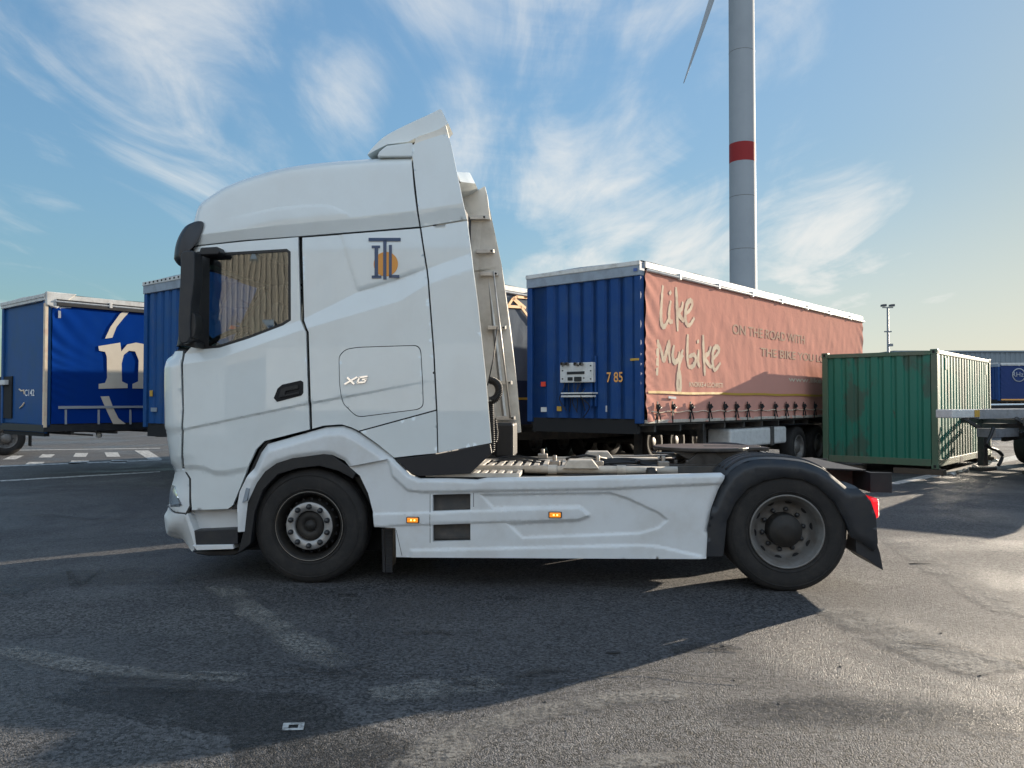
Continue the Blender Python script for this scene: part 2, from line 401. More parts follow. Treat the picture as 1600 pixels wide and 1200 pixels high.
# ------------------------------------------------------------------ ground and painted markings
def ground_mat():
    m = bpy.data.materials.new('asphalt'); m.use_nodes = True; t = m.node_tree; p = t.nodes['Principled BSDF']
    v = N(t, 'ShaderNodeTexCoord').outputs['Object']
    big = noise(t, v, .22, 6, .6, .4, loc=(4.2, 1.3, 0)); med = noise(t, v, 1.3, 6, .65, .3); fine = noise(t, v, 42, 4, .8); grit = noise(t, v, 140, 2, .6)
    streak = noise(t, v, .55, 5, .6, .3, (.22, 1.6, 1), R(28), (2, 7, 0))
    vor = N(t, 'ShaderNodeTexVoronoi', feature='F1', ins={'Scale': 125.0}); t.links.new(v, vor.inputs['Vector'])
    c1 = N(t, 'ShaderNodeMix', data_type='RGBA'); c1.inputs[6].default_value = (.052, .051, .053, 1); c1.inputs[7].default_value = (.116, .112, .107, 1)
    k = M(t, 'ADD', M(t, 'MULTIPLY', RAMP(t, big, .40, .64), .35), M(t, 'MULTIPLY', RAMP(t, streak, .5, .72), .35))
    k = M(t, 'ADD', k, M(t, 'MULTIPLY', M(t, 'SUBTRACT', med, .5), .7), clamp=True)
    t.links.new(k, c1.inputs[0])
    # pale and dark stones
    c2 = N(t, 'ShaderNodeMix', data_type='RGBA', blend_type='MULTIPLY', ins={0: 1.0})
    st = N(t, 'ShaderNodeMapRange', ins={1: .24, 2: .76, 3: .06, 4: 2.25}); vc = N(t, 'ShaderNodeTexVoronoi', feature='F1', ins={'Scale': 70.0}); t.links.new(v, vc.inputs['Vector']); vcs = N(t, 'ShaderNodeSeparateColor'); t.links.new(vc.outputs['Color'], vcs.inputs[0]); t.links.new(M(t, 'ADD', M(t, 'MULTIPLY', fine, .5), M(t, 'MULTIPLY', vcs.outputs[0], .5)), st.inputs[0])
    cc = N(t, 'ShaderNodeCombineColor'); [t.links.new(st.outputs[0], cc.inputs[i]) for i in range(3)]
    t.links.new(c1.outputs[2], c2.inputs[6]); t.links.new(cc.outputs[0], c2.inputs[7])
    # cracks: thin lines where two distorted cells meet, only in places
    dv = N(t, 'ShaderNodeVectorMath', operation='ADD'); n3 = N(t, 'ShaderNodeTexNoise', ins={'Scale': 1.6, 'Detail': 6}); t.links.new(v, n3.inputs['Vector'])
    sc = N(t, 'ShaderNodeVectorMath', operation='SCALE', ins={3: 1.3}); t.links.new(n3.outputs['Color'], sc.inputs[0]); t.links.new(v, dv.inputs[0]); t.links.new(sc.outputs[0], dv.inputs[1])
    mp = N(t, 'ShaderNodeMapping'); mp.inputs['Scale'].default_value = (.16, .5, 1); t.links.new(dv.outputs[0], mp.inputs[0])
    cr = N(t, 'ShaderNodeTexVoronoi', feature='DISTANCE_TO_EDGE', ins={'Scale': 1.0}); t.links.new(mp.outputs[0], cr.inputs['Vector'])
    crk = M(t, 'MULTIPLY', RAMP(t, cr.outputs['Distance'], .010, .002), RAMP(t, med, .45, .6))
    tar = RAMP(t, noise(t, v, .8, 4, .6, 1.0, (.6, 1.6, 1), .4, (9, 2, 0)), .68, .76)
    dk = M(t, 'MULTIPLY', tar, .0)
    c3 = N(t, 'ShaderNodeMix', data_type='RGBA'); t.links.new(dk, c3.inputs[0]); t.links.new(c2.outputs[2], c3.inputs[6]); c3.inputs[7].default_value = (.016, .016, .018, 1)
    t.links.new(c3.outputs[2], p.inputs['Base Color'])
    wet = RAMP(t, noise(t, v, .33, 5, .6, .5, loc=(1, 8, 0)), .44, .62)
    rr = M(t, 'SUBTRACT', .72, M(t, 'MULTIPLY', wet, .26)); rr = M(t, 'ADD', rr, M(t, 'MULTIPLY', M(t, 'SUBTRACT', fine, .5), .3)); t.links.new(rr, p.inputs['Roughness'])
    p.inputs['Specular IOR Level'].default_value = .5
    h = M(t, 'ADD', M(t, 'MULTIPLY', vor.outputs['Distance'], -.9), M(t, 'MULTIPLY', grit, .5)); h = M(t, 'ADD', h, M(t, 'MULTIPLY', vcs.outputs[0], .55))
    b = N(t, 'ShaderNodeBump', ins={'Strength': 1.0, 'Distance': .009}); t.links.new(h, b.inputs['Height'])
    b2 = N(t, 'ShaderNodeBump', ins={'Strength': .35, 'Distance': .05}); t.links.new(med, b2.inputs['Height']); t.links.new(b.outputs[0], b2.inputs['Normal'])
    t.links.new(b2.outputs[0], p.inputs['Normal'])
    return m
ASPH = ground_mat()
gm = MB(); gm.add([(-1500, -400, 0), (1500, -400, 0), (1500, 2500, 0), (-1500, 2500, 0)], [(0, 1, 2, 3)])
tag(gm.build('ground', ASPH), kind='structure')
W0 = Frame(0, 0, 0)
def gp(px, py): p = W0.pix(px, py, z=0); return (p.x, p.y)
def sheet(polys, name, m_, z=.004, **kw):
    b = MB()
    for q in polys: b.add([(x, y, z) for x, y in q], [tuple(range(len(q)))])
    return tag(b.build(name, m_), **kw)
def worn_paint():
    m = bpy.data.materials.new('worn_road_paint'); m.use_nodes = True; t = m.node_tree; p = t.nodes['Principled BSDF']
    v = N(t, 'ShaderNodeTexCoord').outputs['Object']
    mx = N(t, 'ShaderNodeMix', data_type='RGBA'); mx.inputs[6].default_value = (.52, .51, .48, 1); mx.inputs[7].default_value = (.09, .085, .08, 1)
    t.links.new(RAMP(t, noise(t, v, 9, 8, .75), .45, .62), mx.inputs[0]); t.links.new(mx.outputs[2], p.inputs['Base Color']); p.inputs['Roughness'].default_value = .7
    return m
PAINT = worn_paint()
PATCH = mat('asphalt_patch', (.040, .040, .038), .62, dirt=(.075, .07, .062), var=.8, vscale=30, bump=.9, bscale=120)
blocks = []
for x0, x1, ya, yb, sk in [(18, 38, 712, 718, -14), (66, 86, 710, 715, -6), (118, 138, 708, 714, -4), (163, 184, 707, 714, 4), (210, 232, 704, 718, 22),
                           (45, 70, 722, 726, -6), (112, 140, 720, 725, -6), (175, 200, 719, 724, -4)]:
    blocks.append([gp(x0, ya), gp(x1, ya), gp(x1 + sk, yb), gp(x0 + sk, yb)])
sheet(blocks, 'block_marking', PAINT, kind='structure')
sheet([[gp(-200, 762), gp(-200, 764.5), gp(250, 738), gp(250, 736.5)], [gp(0, 703.5), gp(0, 704.5), gp(250, 700.8), gp(250, 700)],  # first strip paints the sunlit gap between trailer shadows; the others are road lines
       [gp(-60, 730), gp(-60, 732), gp(252, 719.5), gp(252, 718)]], 'line_marking_and_sun_streak', PAINT, kind='structure')
sheet([[gp(1380, 757), gp(1404, 757), gp(1604, 716), gp(1640, 704), gp(1620, 704), gp(1480, 735)]], 'edge_line_marking', PAINT, kind='structure')
sq = [gp(443, 1132), gp(476, 1131), gp(474, 1143), gp(440, 1144)]; c_ = (sum(q[0] for q in sq) / 4, sum(q[1] for q in sq) / 4)
inn = [(c_[0] + (q[0] - c_[0]) * .45, c_[1] + (q[1] - c_[1]) * .45) for q in sq]
b = MB(); b.add([(x, y, .008) for x, y in sq + inn], [(i, (i + 1) % 4, (i + 1) % 4 + 4, i + 4) for i in range(4)])
tag(b.build('square_marking', PAINT), kind='structure')
rp = resample([gp(x, y) for x, y in [(140, 1072), (330, 1078), (500, 1084), (523, 1105), (545, 1128), (650, 1158), (630, 1240), (372, 1240), (362, 1150), (180, 1120), (60, 1095)]], .12, True)
rp = rp + np.array([[random.gauss(0, .012), random.gauss(0, .012)] for _ in rp])
pm = bpy.data.materials.new('patch_asphalt'); pm.use_nodes = True; pt = pm.node_tree; pp = pt.nodes['Principled BSDF']; pp.inputs['Base Color'].default_value = (.014, .015, .016, 1); pp.inputs['Roughness'].default_value = .5
pv = N(pt, 'ShaderNodeTexCoord').outputs['Object']; ptr = N(pt, 'ShaderNodeBsdfTransparent'); pmx = N(pt, 'ShaderNodeMixShader')
pt.links.new(M(pt, 'ADD', M(pt, 'MULTIPLY', RAMP(pt, noise(pt, pv, 60, 4, .8), .4, .62), .5), M(pt, 'MULTIPLY', RAMP(pt, noise(pt, pv, 1.7, 6, .7), .4, .6), .22)), pmx.inputs[0]); pt.links.new(ptr.outputs[0], pmx.inputs[1]); pt.links.new(pp.outputs[0], pmx.inputs[2]); pt.links.new(pmx.outputs[0], pt.nodes['Material Output'].inputs[0])
sheet([[tuple(p) for p in rp]], 'asphalt_patch', pm, kind='structure')

def stain_mat(name, col, amount, scale, lo, hi, rough=.7):
    m = bpy.data.materials.new(name); m.use_nodes = True; t = m.node_tree; p = t.nodes['Principled BSDF']; o = t.nodes['Material Output']
    v = N(t, 'ShaderNodeTexCoord'); p.inputs['Base Color'].default_value = (*col, 1); p.inputs['Roughness'].default_value = rough
    tr = N(t, 'ShaderNodeBsdfTransparent'); mx = N(t, 'ShaderNodeMixShader'); sp = N(t, 'ShaderNodeSeparateXYZ'); t.links.new(v.outputs['UV'], sp.inputs[0])
    ed = RAMP(t, M(t, 'ABSOLUTE', M(t, 'SUBTRACT', sp.outputs[1], .5)), .5, .12); en = RAMP(t, M(t, 'ABSOLUTE', M(t, 'SUBTRACT', sp.outputs[0], .5)), .5, .36)
    n1 = noise(t, v.outputs['Object'], scale, 8, .75); n2 = noise(t, v.outputs['Object'], 42, 4, .8)
    a = RAMP(t, M(t, 'ADD', M(t, 'MULTIPLY', M(t, 'MULTIPLY', ed, en), .5), M(t, 'MULTIPLY', n1, .9)), lo, hi); a = M(t, 'MULTIPLY', a, RAMP(t, n2, .36, .60))
    t.links.new(M(t, 'MULTIPLY', a, amount), mx.inputs[0]); t.links.new(tr.outputs[0], mx.inputs[1]); t.links.new(p.outputs[0], mx.inputs[2]); t.links.new(mx.outputs[0], o.inputs[0])
    b = N(t, 'ShaderNodeBump', ins={'Strength': .8, 'Distance': .01}); t.links.new(n2, b.inputs['Height']); t.links.new(b.outputs[0], p.inputs['Normal'])
    return m
def stain(pxs, widths, mt, name, z):
    P = cat([gp(*p) for p in pxs], 6) if len(pxs) > 2 else resample([gp(*p) for p in pxs], .2); n = len(P); t = np.gradient(P, axis=0); t /= np.linalg.norm(t, axis=1)[:, None] + 1e-9
    nn = np.c_[-t[:, 1], t[:, 0]]; wd = np.interp(np.linspace(0, 1, n), np.linspace(0, 1, len(widths)), widths)[:, None] / 2
    vs = [(q[0], q[1], z) for q in np.r_[P - nn * wd, P + nn * wd]]; m = MB(); m.add(vs, [(i, i + 1, i + 1 + n, i + n) for i in range(n - 1)])
    o = m.build(name, mt, recalc=False); uv = o.data.uv_layers.new(name='UVMap'); 
    for pl in o.data.polygons:
        for li in pl.loop_indices: vi = o.data.loops[li].vertex_index; uv.data[li].uv = ((vi % n) / (n - 1), vi // n)
    return tag(o, kind='structure')
DUST = stain_mat('pale_dust', (.26, .245, .22), .85, 2.6, .78, 1.04); OIL = stain_mat('oil_stain', (.012, .012, .013), .9, 7, .80, .98, .35); CRK = stain_mat('tar_crack', (.012, .012, .013), 1.0, 6, .76, .88, .5); WETD = stain_mat('damp_asphalt', (.030, .031, .034), .7, 1.5, .74, 1.05, .33)
zq = .0062
for pts, wd, mt in [
    ([(1372, 836), (1440, 872), (1510, 915), (1620, 980)], [.5, .8, .7, .5], DUST), ([(600, 1240), (700, 1165), (800, 1125), (960, 1095), (1130, 1080)], [.5, .55, .4, .45, .3], DUST),
    ([(330, 905), (400, 960), (480, 1010), (560, 1050)], [.5, .5, .6, .5], DUST), ([(560, 1090), (680, 1078), (800, 1065)], [.4, .7, .4], DUST), ([(900, 1215), (1000, 1190), (1100, 1180)], [.2, .35, .2], DUST),
    ([(1290, 945), (1420, 1000), (1600, 1060)], [.8, 1.2, .9], DUST), ([(-20, 1010), (180, 1050), (420, 1062)], [.5, .4, .3], DUST),
    ([(1080, 1130), (1250, 1110), (1480, 1120), (1700, 1126)], [.4, .8, .9, .6], WETD), ([(-40, 930), (150, 900), (330, 910)], [1.2, 1.6, .8], WETD), ([(120, 1060), (220, 1070), (330, 1075)], [.3, .5, .3], WETD),
    ([(1040, 1022), (1100, 1012), (1170, 1018)], [.15, .34, .12], OIL), ([(800, 1062), (850, 1050), (900, 1050)], [.1, .2, .1], OIL), ([(620, 992), (680, 989), (710, 993)], [.1, .16, .1], OIL), ([(525, 932), (545, 931), (560, 932)], [.08, .14, .08], OIL), ([(780, 937), (802, 936), (825, 938)], [.08, .16, .08], OIL),
    ([(20, 1023), (38, 1020), (52, 1021)], [.05, .09, .05], OIL), ([(1560, 1030), (1600, 1038), (1640, 1044)], [.1, .2, .1], OIL), ([(1420, 1008), (1450, 1010), (1480, 1012)], [.05, .1, .05], OIL),
    ([(200, 1048), (300, 1055), (420, 1062), (560, 1058), (720, 1060)], [.03, .05, .035, .05, .03], CRK), ([(440, 1040), (510, 1052), (600, 1036)], [.04, .08, .04], CRK), ([(-20, 806), (60, 805), (150, 812), (240, 808)], [.05, .09, .09, .04], CRK),
    ([(800, 1068), (870, 1066), (1000, 1052), (1100, 1062), (1250, 1070)], [.03, .05, .03, .04, .02], CRK), ([(1400, 1003), (1500, 1015), (1640, 1048)], [.04, .05, .05], CRK), ([(700, 1068), (760, 1072), (830, 1062)], [.04, .06, .03], CRK)]:
    stain(pts, wd, mt, {'pale_dust': 'dust_streak', 'oil_stain': 'oil_stain', 'tar_crack': 'asphalt_crack', 'damp_asphalt': 'damp_patch'}[mt.name], zq); zq += .0006
# ------------------------------------------------------------------ the white tractor unit
T = Frame(-1.753, 6.89, math.atan2(-.31, 4.027))
WB = 4.03
CW = 2.5
truck = tag(empty('tractor_unit', T), 'white high-roof sleeper cab tractor unit without trailer, parked side on in the foreground', 'truck')
def TP(c, pts): return [(lambda p: (p.x, p.z))(T.pix(x, y, y=c)) for x, y in pts]
def tpt(x, y, c): p = T.pix(x, y, y=c); return (p.x, p.z)
S_PX = [(292, 862), (275, 858), (262, 848), (257, 828), (256, 806), (261, 793), (259, 765), (261, 742), (256, 732), (254, 700), (253.5, 650), (253.5, 600), (255, 566), (260, 551), (270, 541),
        (276.5, 510), (284, 470), (291, 430), (297, 395), (302, 362), (308, 335), (317, 317), (332, 305), (360, 288), (400, 271.5), (450, 257.5), (500, 250), (560, 245), (600, 242.5), (645, 241)]
S0 = np.array(TP(.12, S_PX)); S0[:, 0] -= np.interp([p[0] for p in S_PX], [300, 420, 640], [.10, .05, .0])
S0[:, 0] -= np.interp([p[1] for p in S_PX], [735, 800], [0, .075])
S0[:, 1] += np.interp([p[1] for p in S_PX], [240, 300, 345, 400], [.05, .045, .02, 0.0])
SC = resample(cat(S0, 6), .02)
tt = np.gradient(SC, axis=0); tt /= np.linalg.norm(tt, axis=1)[:, None]
for _ in range(6): tt[1:-1] = (tt[:-2] + 2 * tt[1:-1] + tt[2:]) / 4
tt /= np.linalg.norm(tt, axis=1)[:, None]
NI = np.c_[tt[:, 1], -tt[:, 0]]
DS = np.interp(SC[:, 1] + SC[:, 0] * .4, [.3, .75, 2.2, 2.6, 3.2], [.62, .40, .34, .28, .20])
NE = 3.4; WH = CW / 2
def gfun(q): return (1 - (1 - np.clip(q, 0, 1)) ** NE) ** (1 / NE)        # depth fraction -> |v|
def qinv(v): return 1 - (1 - np.clip(np.abs(v), 0, 1) ** NE) ** (1 / NE)
DM = .12
OFF = SC + NI * (DS * DM)[:, None]
def sil(a, b):
    pa, pb = np.array(tpt(*a, .12)), np.array(tpt(*b, .12))
    i, j = [int(np.argmin(np.linalg.norm(SC - p, axis=1))) for p in (pa, pb)]
    s = OFF[min(i, j):max(i, j) + 1:2]
    return [tuple(p) for p in (s if i < j else s[::-1])]
def tum(z): return .07 * np.maximum(0, z - 2.9)
A1 = zline(TP(0, [(250, 556), (300, 552), (330, 548), (470, 499), (557, 456), (610, 440), (664, 420), (790, 375)]))
A2 = zline(TP(0, [(250, 574), (300, 567), (340, 561), (470, 516), (626, 470), (664, 446), (790, 400)]))
EL = zline(TP(0, [(290, 369), (316, 366), (420, 353), (530, 342), (640, 329), (719, 317), (790, 305)]))
GL = zline(TP(0, [(290, 386), (300, 384), (380, 375), (470, 368), (560, 361), (655, 353.5), (728, 341), (790, 330)]))
DLp = TP(0, [(340, 343), (380, 334), (430, 323), (475, 318.5), (505, 318), (520, 321), (548, 334)]); DL = zline(DLp)
BLp = TP(0, [(286, 670), (380, 650), (484, 628.5), (560, 615), (680, 592)]); BL = zline(BLp)
CLp = TP(0, [(286, 727), (300, 726), (318, 728), (333, 735), (350, 735), (395, 727)]); CLn = zline(CLp)
RLp = TP(0, [(524, 350), (529, 365), (545, 420), (557, 456)])
HATCH_PX = [(540, 545), (560, 542), (652, 539), (658, 546), (661, 600), (662, 634), (655, 640), (562, 652), (553, 649), (534, 630), (530, 600), (529, 556)]
def creases(Q):
    x, z = Q[:, 0], Q[:, 1]; o = np.zeros(len(Q))
    up = z < GL(x)
    o += np.where(up, .034 * np.clip((z - A2(x)) / (A1(x) - A2(x)), 0, 1), .034 * np.clip((EL(x) - z) / (EL(x) - GL(x)), 0, 1))
    d = np.clip((DL(x) - z) / .014, 0, 1) * np.clip((z - EL(x)) / .05, 0, 1) * np.clip((DLp[-1][0] - x) / .05, 0, 1) * np.clip((x - DLp[0][0]) / .5, 0, 1)
    o -= .007 * d
    o += .016 * np.clip((BL(x) - z) / .016, 0, 1) * np.clip((BLp[-1][0] - x) / .9, 0, 1)
    xr = np.interp(z, [p[1] for p in RLp][::-1], [p[0] for p in RLp][::-1])
    o -= np.where(up, .012 * np.clip((x - xr) / .03, 0, 1) * np.clip((z - A1(x)) / .03, 0, 1) * np.clip((1.15 - x) / .25, 0, 1), 0)
    o += .022 * np.clip((CLn(x) - z) / .05, 0, 1) * np.clip((CLp[-1][0] + .02 - x) / .02, 0, 1)
    return o
def yside(Q):
    Q = np.asarray(Q, float); d, i = seg_dist(Q, SC); D = DS[np.minimum(i, len(DS) - 1)]
    q = np.clip(d / D, 0, 1); t = tum(Q[:, 1])
    fade = sstep((d - D * DM) / .06)
    return t + (WH - t) * (1 - gfun(q)) + creases(Q) * fade
def TS(pts):
    out = []
    for x, y in pts:
        c = 0.03
        for _ in range(8): p = T.pix(x, y, y=c); c = .5 * c + .5 * min(.45, float(yside(np.array([[p.x, p.z]]))[0]))
        p = T.pix(x, y, y=c); out.append((p.x, p.z))
    return out
near_sil = lambda G: seg_dist(G, SC[::3])[0] < .16
LNS = [(TP(0, [(256, 556), (300, 552), (330, 548), (470, 499), (557, 456), (664, 420), (770, 380)]), (0, .006, -.006)), (TP(0, [(256, 574), (300, 567), (340, 561), (470, 516), (626, 470), (664, 446), (770, 405)]), (0, .006, -.006)),
       (TP(0, [(300, 368), (420, 353), (640, 329), (730, 315)]), (0, .006, -.006)), (DLp, (0, .045, .02, -.004)), (BLp, (0, .016, -.004, .02)), (CLp, (0, .05, -.004, .025)), (RLp, (0, .03, -.004))]
def cabpanel(nm, poly, holes=(), mt=None, **kw): return panel(nm, poly, yside, mt or WHITE, truck, holes=holes, lines=LNS, spacing=.028, dense=near_sil, mirror=CW, **kw)
g = .0035
# roof side
cabpanel('roof_side', sil((302, 362), (640, 241)) + TP(0, [(640.5, 243), (645, 290), (653.5, 352), (560, 359.8), (470, 367), (380, 373.5), (300, 382.5)]))
# door with its window opening
WIN = TP(0, [(320, 395), (446, 387.5), (452, 392), (452.5, 500), (440, 508), (385, 529), (340, 543), (316, 545)])
DOOR = TS( [(303, 387), (380, 377.5), (466, 370.5), (469.5, 500), (478, 519), (483.5, 671), (452, 679), (413, 689), (400, 702), (385, 737), (364, 789), (356, 795), (300, 797), (297, 745), (289, 738), (287.5, 640), (289, 553), (300, 541)])
door = cabpanel('door', DOOR, [WIN])
# A pillar / front corner above the waist, front corner below, rear side, lower rear side
cabpanel('front_corner', sil((254, 733), (262, 549)) + TS([(285.5, 548.5), (284.5, 640), (285.5, 736.5), (272, 738)]))
cabpanel('window_pillar', sil((270, 541), (301, 366)) + TS([(300, 386), (300.5, 392), (302, 400), (297, 540)]), mt=BLACKPL)
HATCH = TP(0, HATCH_PX)
cabpanel('rear_side', TP(0, [(470, 370), (560, 363.2), (654.5, 355.5), (668, 440), (676.5, 550), (681, 640), (560, 673), (548, 667.5), (533, 663), (505, 665), (487, 670), (482.5, 519), (473.5, 500)]), [round_poly(HATCH, .04)])
hb = HATCH; hc = np.mean(hb, axis=0)
HI = [tuple(hc + (np.array(p) - hc) * np.array([.982, .978])) for p in hb]
hatch = cabpanel('storage_hatch', round_poly(HI, .04))
cabpanel('lower_rear_side', TP(0, [(562, 674.5), (681.5, 642), (683, 708), (650, 711), (616, 715), (590, 694)]))
for k, P in enumerate(([(468, 369), (471.5, 500), (480.5, 519), (485, 671)], [(300, 385), (380, 375), (468, 368.5), (560, 361.5), (655, 354)], [(288, 552), (286, 640), (287.5, 738)], [(641, 243), (647, 290), (655, 354), (668, 440), (678, 550), (682, 641), (684, 708)],
        [(560, 674), (682, 641)], HATCH_PX + HATCH_PX[:1])):
    Q = resample(TP(0, P), .05); yy = yside(Q)
    for sy in (0, 1):
        b = MB(); b.tube([(q[0], (y + .036) if sy == 0 else CW - y - .036, q[1]) for q, y in zip(Q, yy)], .016, 6); b.build('panel_seal', DARK, truck)
# side fairings behind the cab (sheets 35 mm thick so their sunlit edge shows)
def fair_y(Q):
    Q = np.asarray(Q, float); z = Q[:, 1]; o = tum(z) + creases(Q)
    return o
cabpanel_f = lambda nm, poly, mt=WHITE: panel(nm, poly, fair_y, mt, truck, lines=LNS[:3], spacing=.03, mirror=CW, flange=.035, mdx=.09)
cabpanel_f('side_fairing', TP(0, [(642, 238.5), (641, 223.5), (658, 216), (689, 206), (695, 206), (700, 212), (703, 222), (728, 340), (656, 352.5)]))
cabpanel_f('side_fairing', TP(0, [(657, 354.5), (728.5, 343), (746, 470), (758, 580), (767.5, 692), (685, 707.5), (683.5, 640), (679, 550), (670.5, 440)]))
b = MB(); zf = lambda a: TP(0, a)
fo = TP(0, [(642, 238.5), (690, 206), (699, 210), (728, 340), (746, 470), (758, 580), (767.5, 692), (685, 707.5), (683.5, 640), (670.5, 440), (656, 352.5)])
for side in (0, 1):       # inner skins of the fairings
    vs = []
    yy = fair_y(np.array(fo)) + .037
    vs = [(p[0] + .09 * side, (y if side == 0 else CW - y), p[1]) for p, y in zip(fo, yy)]
    b = MB(); b.add(vs, [tuple(range(len(vs)))]); b.build('fairing_inner_skin', INNERF, truck, recalc=False)
b = MB(); NAVYP = TP(.012, [(617, 717), (684, 709.5), (766, 694), (768.5, 708), (745, 730), (735, 740), (655, 744), (640, 738)])
for ya in (.012, CW - .05):
    b = MB(); b.prism(NAVYP, ya, ya + .038); b.build('lower_fairing', NAVYPL, truck, bevel=.004)
# brackets on the inside of the far fairing, drawn where they are bolted
edge = np.array(TP(0, [(703, 220), (728, 340), (746, 470), (758, 580), (767.5, 692)]))[::-1]
def far_edge(z): return .09 + float(np.interp(z, edge[:, 1], edge[:, 0]))
yf = CW - .10
for ya in (341, 393, 428, 512, 598, 653):
    zz = T.pix(775, ya, y=yf).z; xe_ = far_edge(zz) - float(.02); yq = CW - .075 - float(tum(zz))
    b = MB(); b.add([(x, y, z) for z in (zz - .022, zz + .022) for y, x in ((yq - .04, xe_ - .24), (yq - .04, xe_ - .03), (yq, xe_ - .03), (yq, xe_ - .24))], [(0, 3, 2, 1), (4, 5, 6, 7), (0, 1, 5, 4), (1, 2, 6, 5), (2, 3, 7, 6), (3, 0, 4, 7)])
    br = b.build('fairing_bracket', ALU, truck, bevel=.003)
    b = MB(); b.lathe([(0, -.008), (.012, -.008), (.012, 0)], (xe_ - .06, yq - .042, zz), 10); b.build('bracket_bolt', BLACKPL, br)
z0_, z1_q = T.pix(775, 653, y=yf).z, T.pix(775, 425, y=yf).z
b = MB(); b.tube([(far_edge(z0_) - .10, yf - .03, z0_), (far_edge(z1_q) - .10, yf - .03 - .03, z1_q)], .011, 6); b.build('upright_rod', ALU, truck)
b = MB(); b.add([(far_edge(z) - dx, CW - .04 - float(tum(z)) - dy, z) for z in (z0_, z1_q) for dx, dy in ((.20, 0), (.175, .02), (.15, 0))], [(0, 1, 4, 3), (1, 2, 5, 4)]); b.build('stiffener', ALU, truck)
# coiled air lines between the cab and the trailer coupling
def coil(P, r, tr, turns):
    P = resample(P, .01) if False else np.array(P, float); seg = []; L = np.r_[0, np.cumsum(np.linalg.norm(np.diff(P, axis=0), axis=1))]
    n = int(turns * 10)
    for i in range(n + 1):
        s = L[-1] * i / n; c = Vector([float(np.interp(s, L, P[:, k])) for k in range(3)]); c2 = Vector([float(np.interp(min(s + .02, L[-1] + .001), L, P[:, k])) for k in range(3)])
        t = (c2 - c); t = t.normalized() if t.length > 1e-6 else Vector((0, 0, 1)); a = t.cross(Vector((0, 1, 0))).normalized(); bb = a.cross(t); th = 2 * PI * i / 10
        seg.append(c + (a * math.cos(th) + bb * math.sin(th)) * r)
    return seg
yc = 1.1; c0 = T.pix(768, 610, y=yc)
arc = [(c0.x + .085 * math.cos(a) - .01, yc + .02 * a, c0.z + .1 * math.sin(a)) for a in np.linspace(1.7, -1.7, 14)]
b = MB(); b.tube(coil(arc, .033, .006, 22), .008, 6)
dn = [T.pix(766, 630, y=yc), T.pix(767, 660, y=yc), T.pix(768, 690, y=yc), T.pix(768, 706, y=yc)]
b.tube(coil([tuple(v) for v in dn], .028, .006, 24), .008, 6)
dn2 = [T.pix(771, 655, y=1.3), T.pix(774, 675, y=1.3), T.pix(773, 690, y=1.3)]
b.tube(coil([tuple(v) for v in dn2], .025, .006, 12), .008, 6)
b.tube([T.pix(777, 511, y=1.3), T.pix(771, 560, y=1.2), T.pix(762, 602, y=yc)], .007, 6)
b.build('coiled_air_line', BLACKPL, truck)
b = MB(); p0, p1 = T.pix(768, 662, y=1.6), T.pix(807, 712, y=2.3); b.bx(p0.x, p1.x, 1.9, CW - .06, p1.z, p0.z)
b.build('battery_box', BLACKPL, truck, bevel=.03)

# front and roof skins, swept across the cab
def front_patch(nm, a, b_, mt, off=0.0, vmax=None, par=truck, step=1, vr=None):
    pa, pb = np.array(tpt(*a, .12)), np.array(tpt(*b_, .12))
    i, j = sorted(int(np.argmin(np.linalg.norm(SC - p, axis=1))) for p in (pa, pb))
    vm = float(gfun(np.array(DM))) if vmax is None else vmax
    V_ = np.sin(np.linspace(-1, 1, 37) * PI / 2) * vm if vm > .5 else np.linspace(-vm, vm, 25)
    if vr: V_ = np.linspace(vr[0], vr[1], 14)
    vs = []; idx = list(range(i, j + 1))
    for k in idx:
        for v in V_:
            q = float(qinv(v)) * DS[k] - off; p = SC[k] + NI[k] * q; t = tum(p[1])
            vs.append((p[0], CW / 2 - (WH - t) * v, p[1]))
    n = len(V_); m = MB(); m.add(vs, [(r * n + c, r * n + c + 1, (r + 1) * n + c + 1, (r + 1) * n + c) for r in range(len(idx) - 1) for c in range(n - 1)], True)
    return m.build(nm, mt, par)
front_patch('bumper', (292, 862), (259, 796), WHITE_PL)
front_patch('headlamp_panel', (260, 794), (258, 735), WHITE)
gr = front_patch('grille', (257, 733), (257, 556), WHITE)
front_patch('waist_panel', (257, 555), (268, 543), WHITE)
front_patch('windscreen', (269, 542), (301, 368), WSGLASS)
front_patch('roof_skin', (301, 367), (645, 241), WHITE)
b = MB()
for k, z in enumerate(np.arange(.95, 1.75, .11)):
    i = int(np.argmin(np.abs(SC[:len(SC) // 2, 1] - z)))
    pts = [(SC[i, 0] + float(qinv(v)) * DS[i] - .008, CW / 2 - WH * v, z) for v in np.linspace(-.62, .62, 15)]
    b.tube(pts, .022, 6)
b.build('grille_bar', BLACKPL, truck)
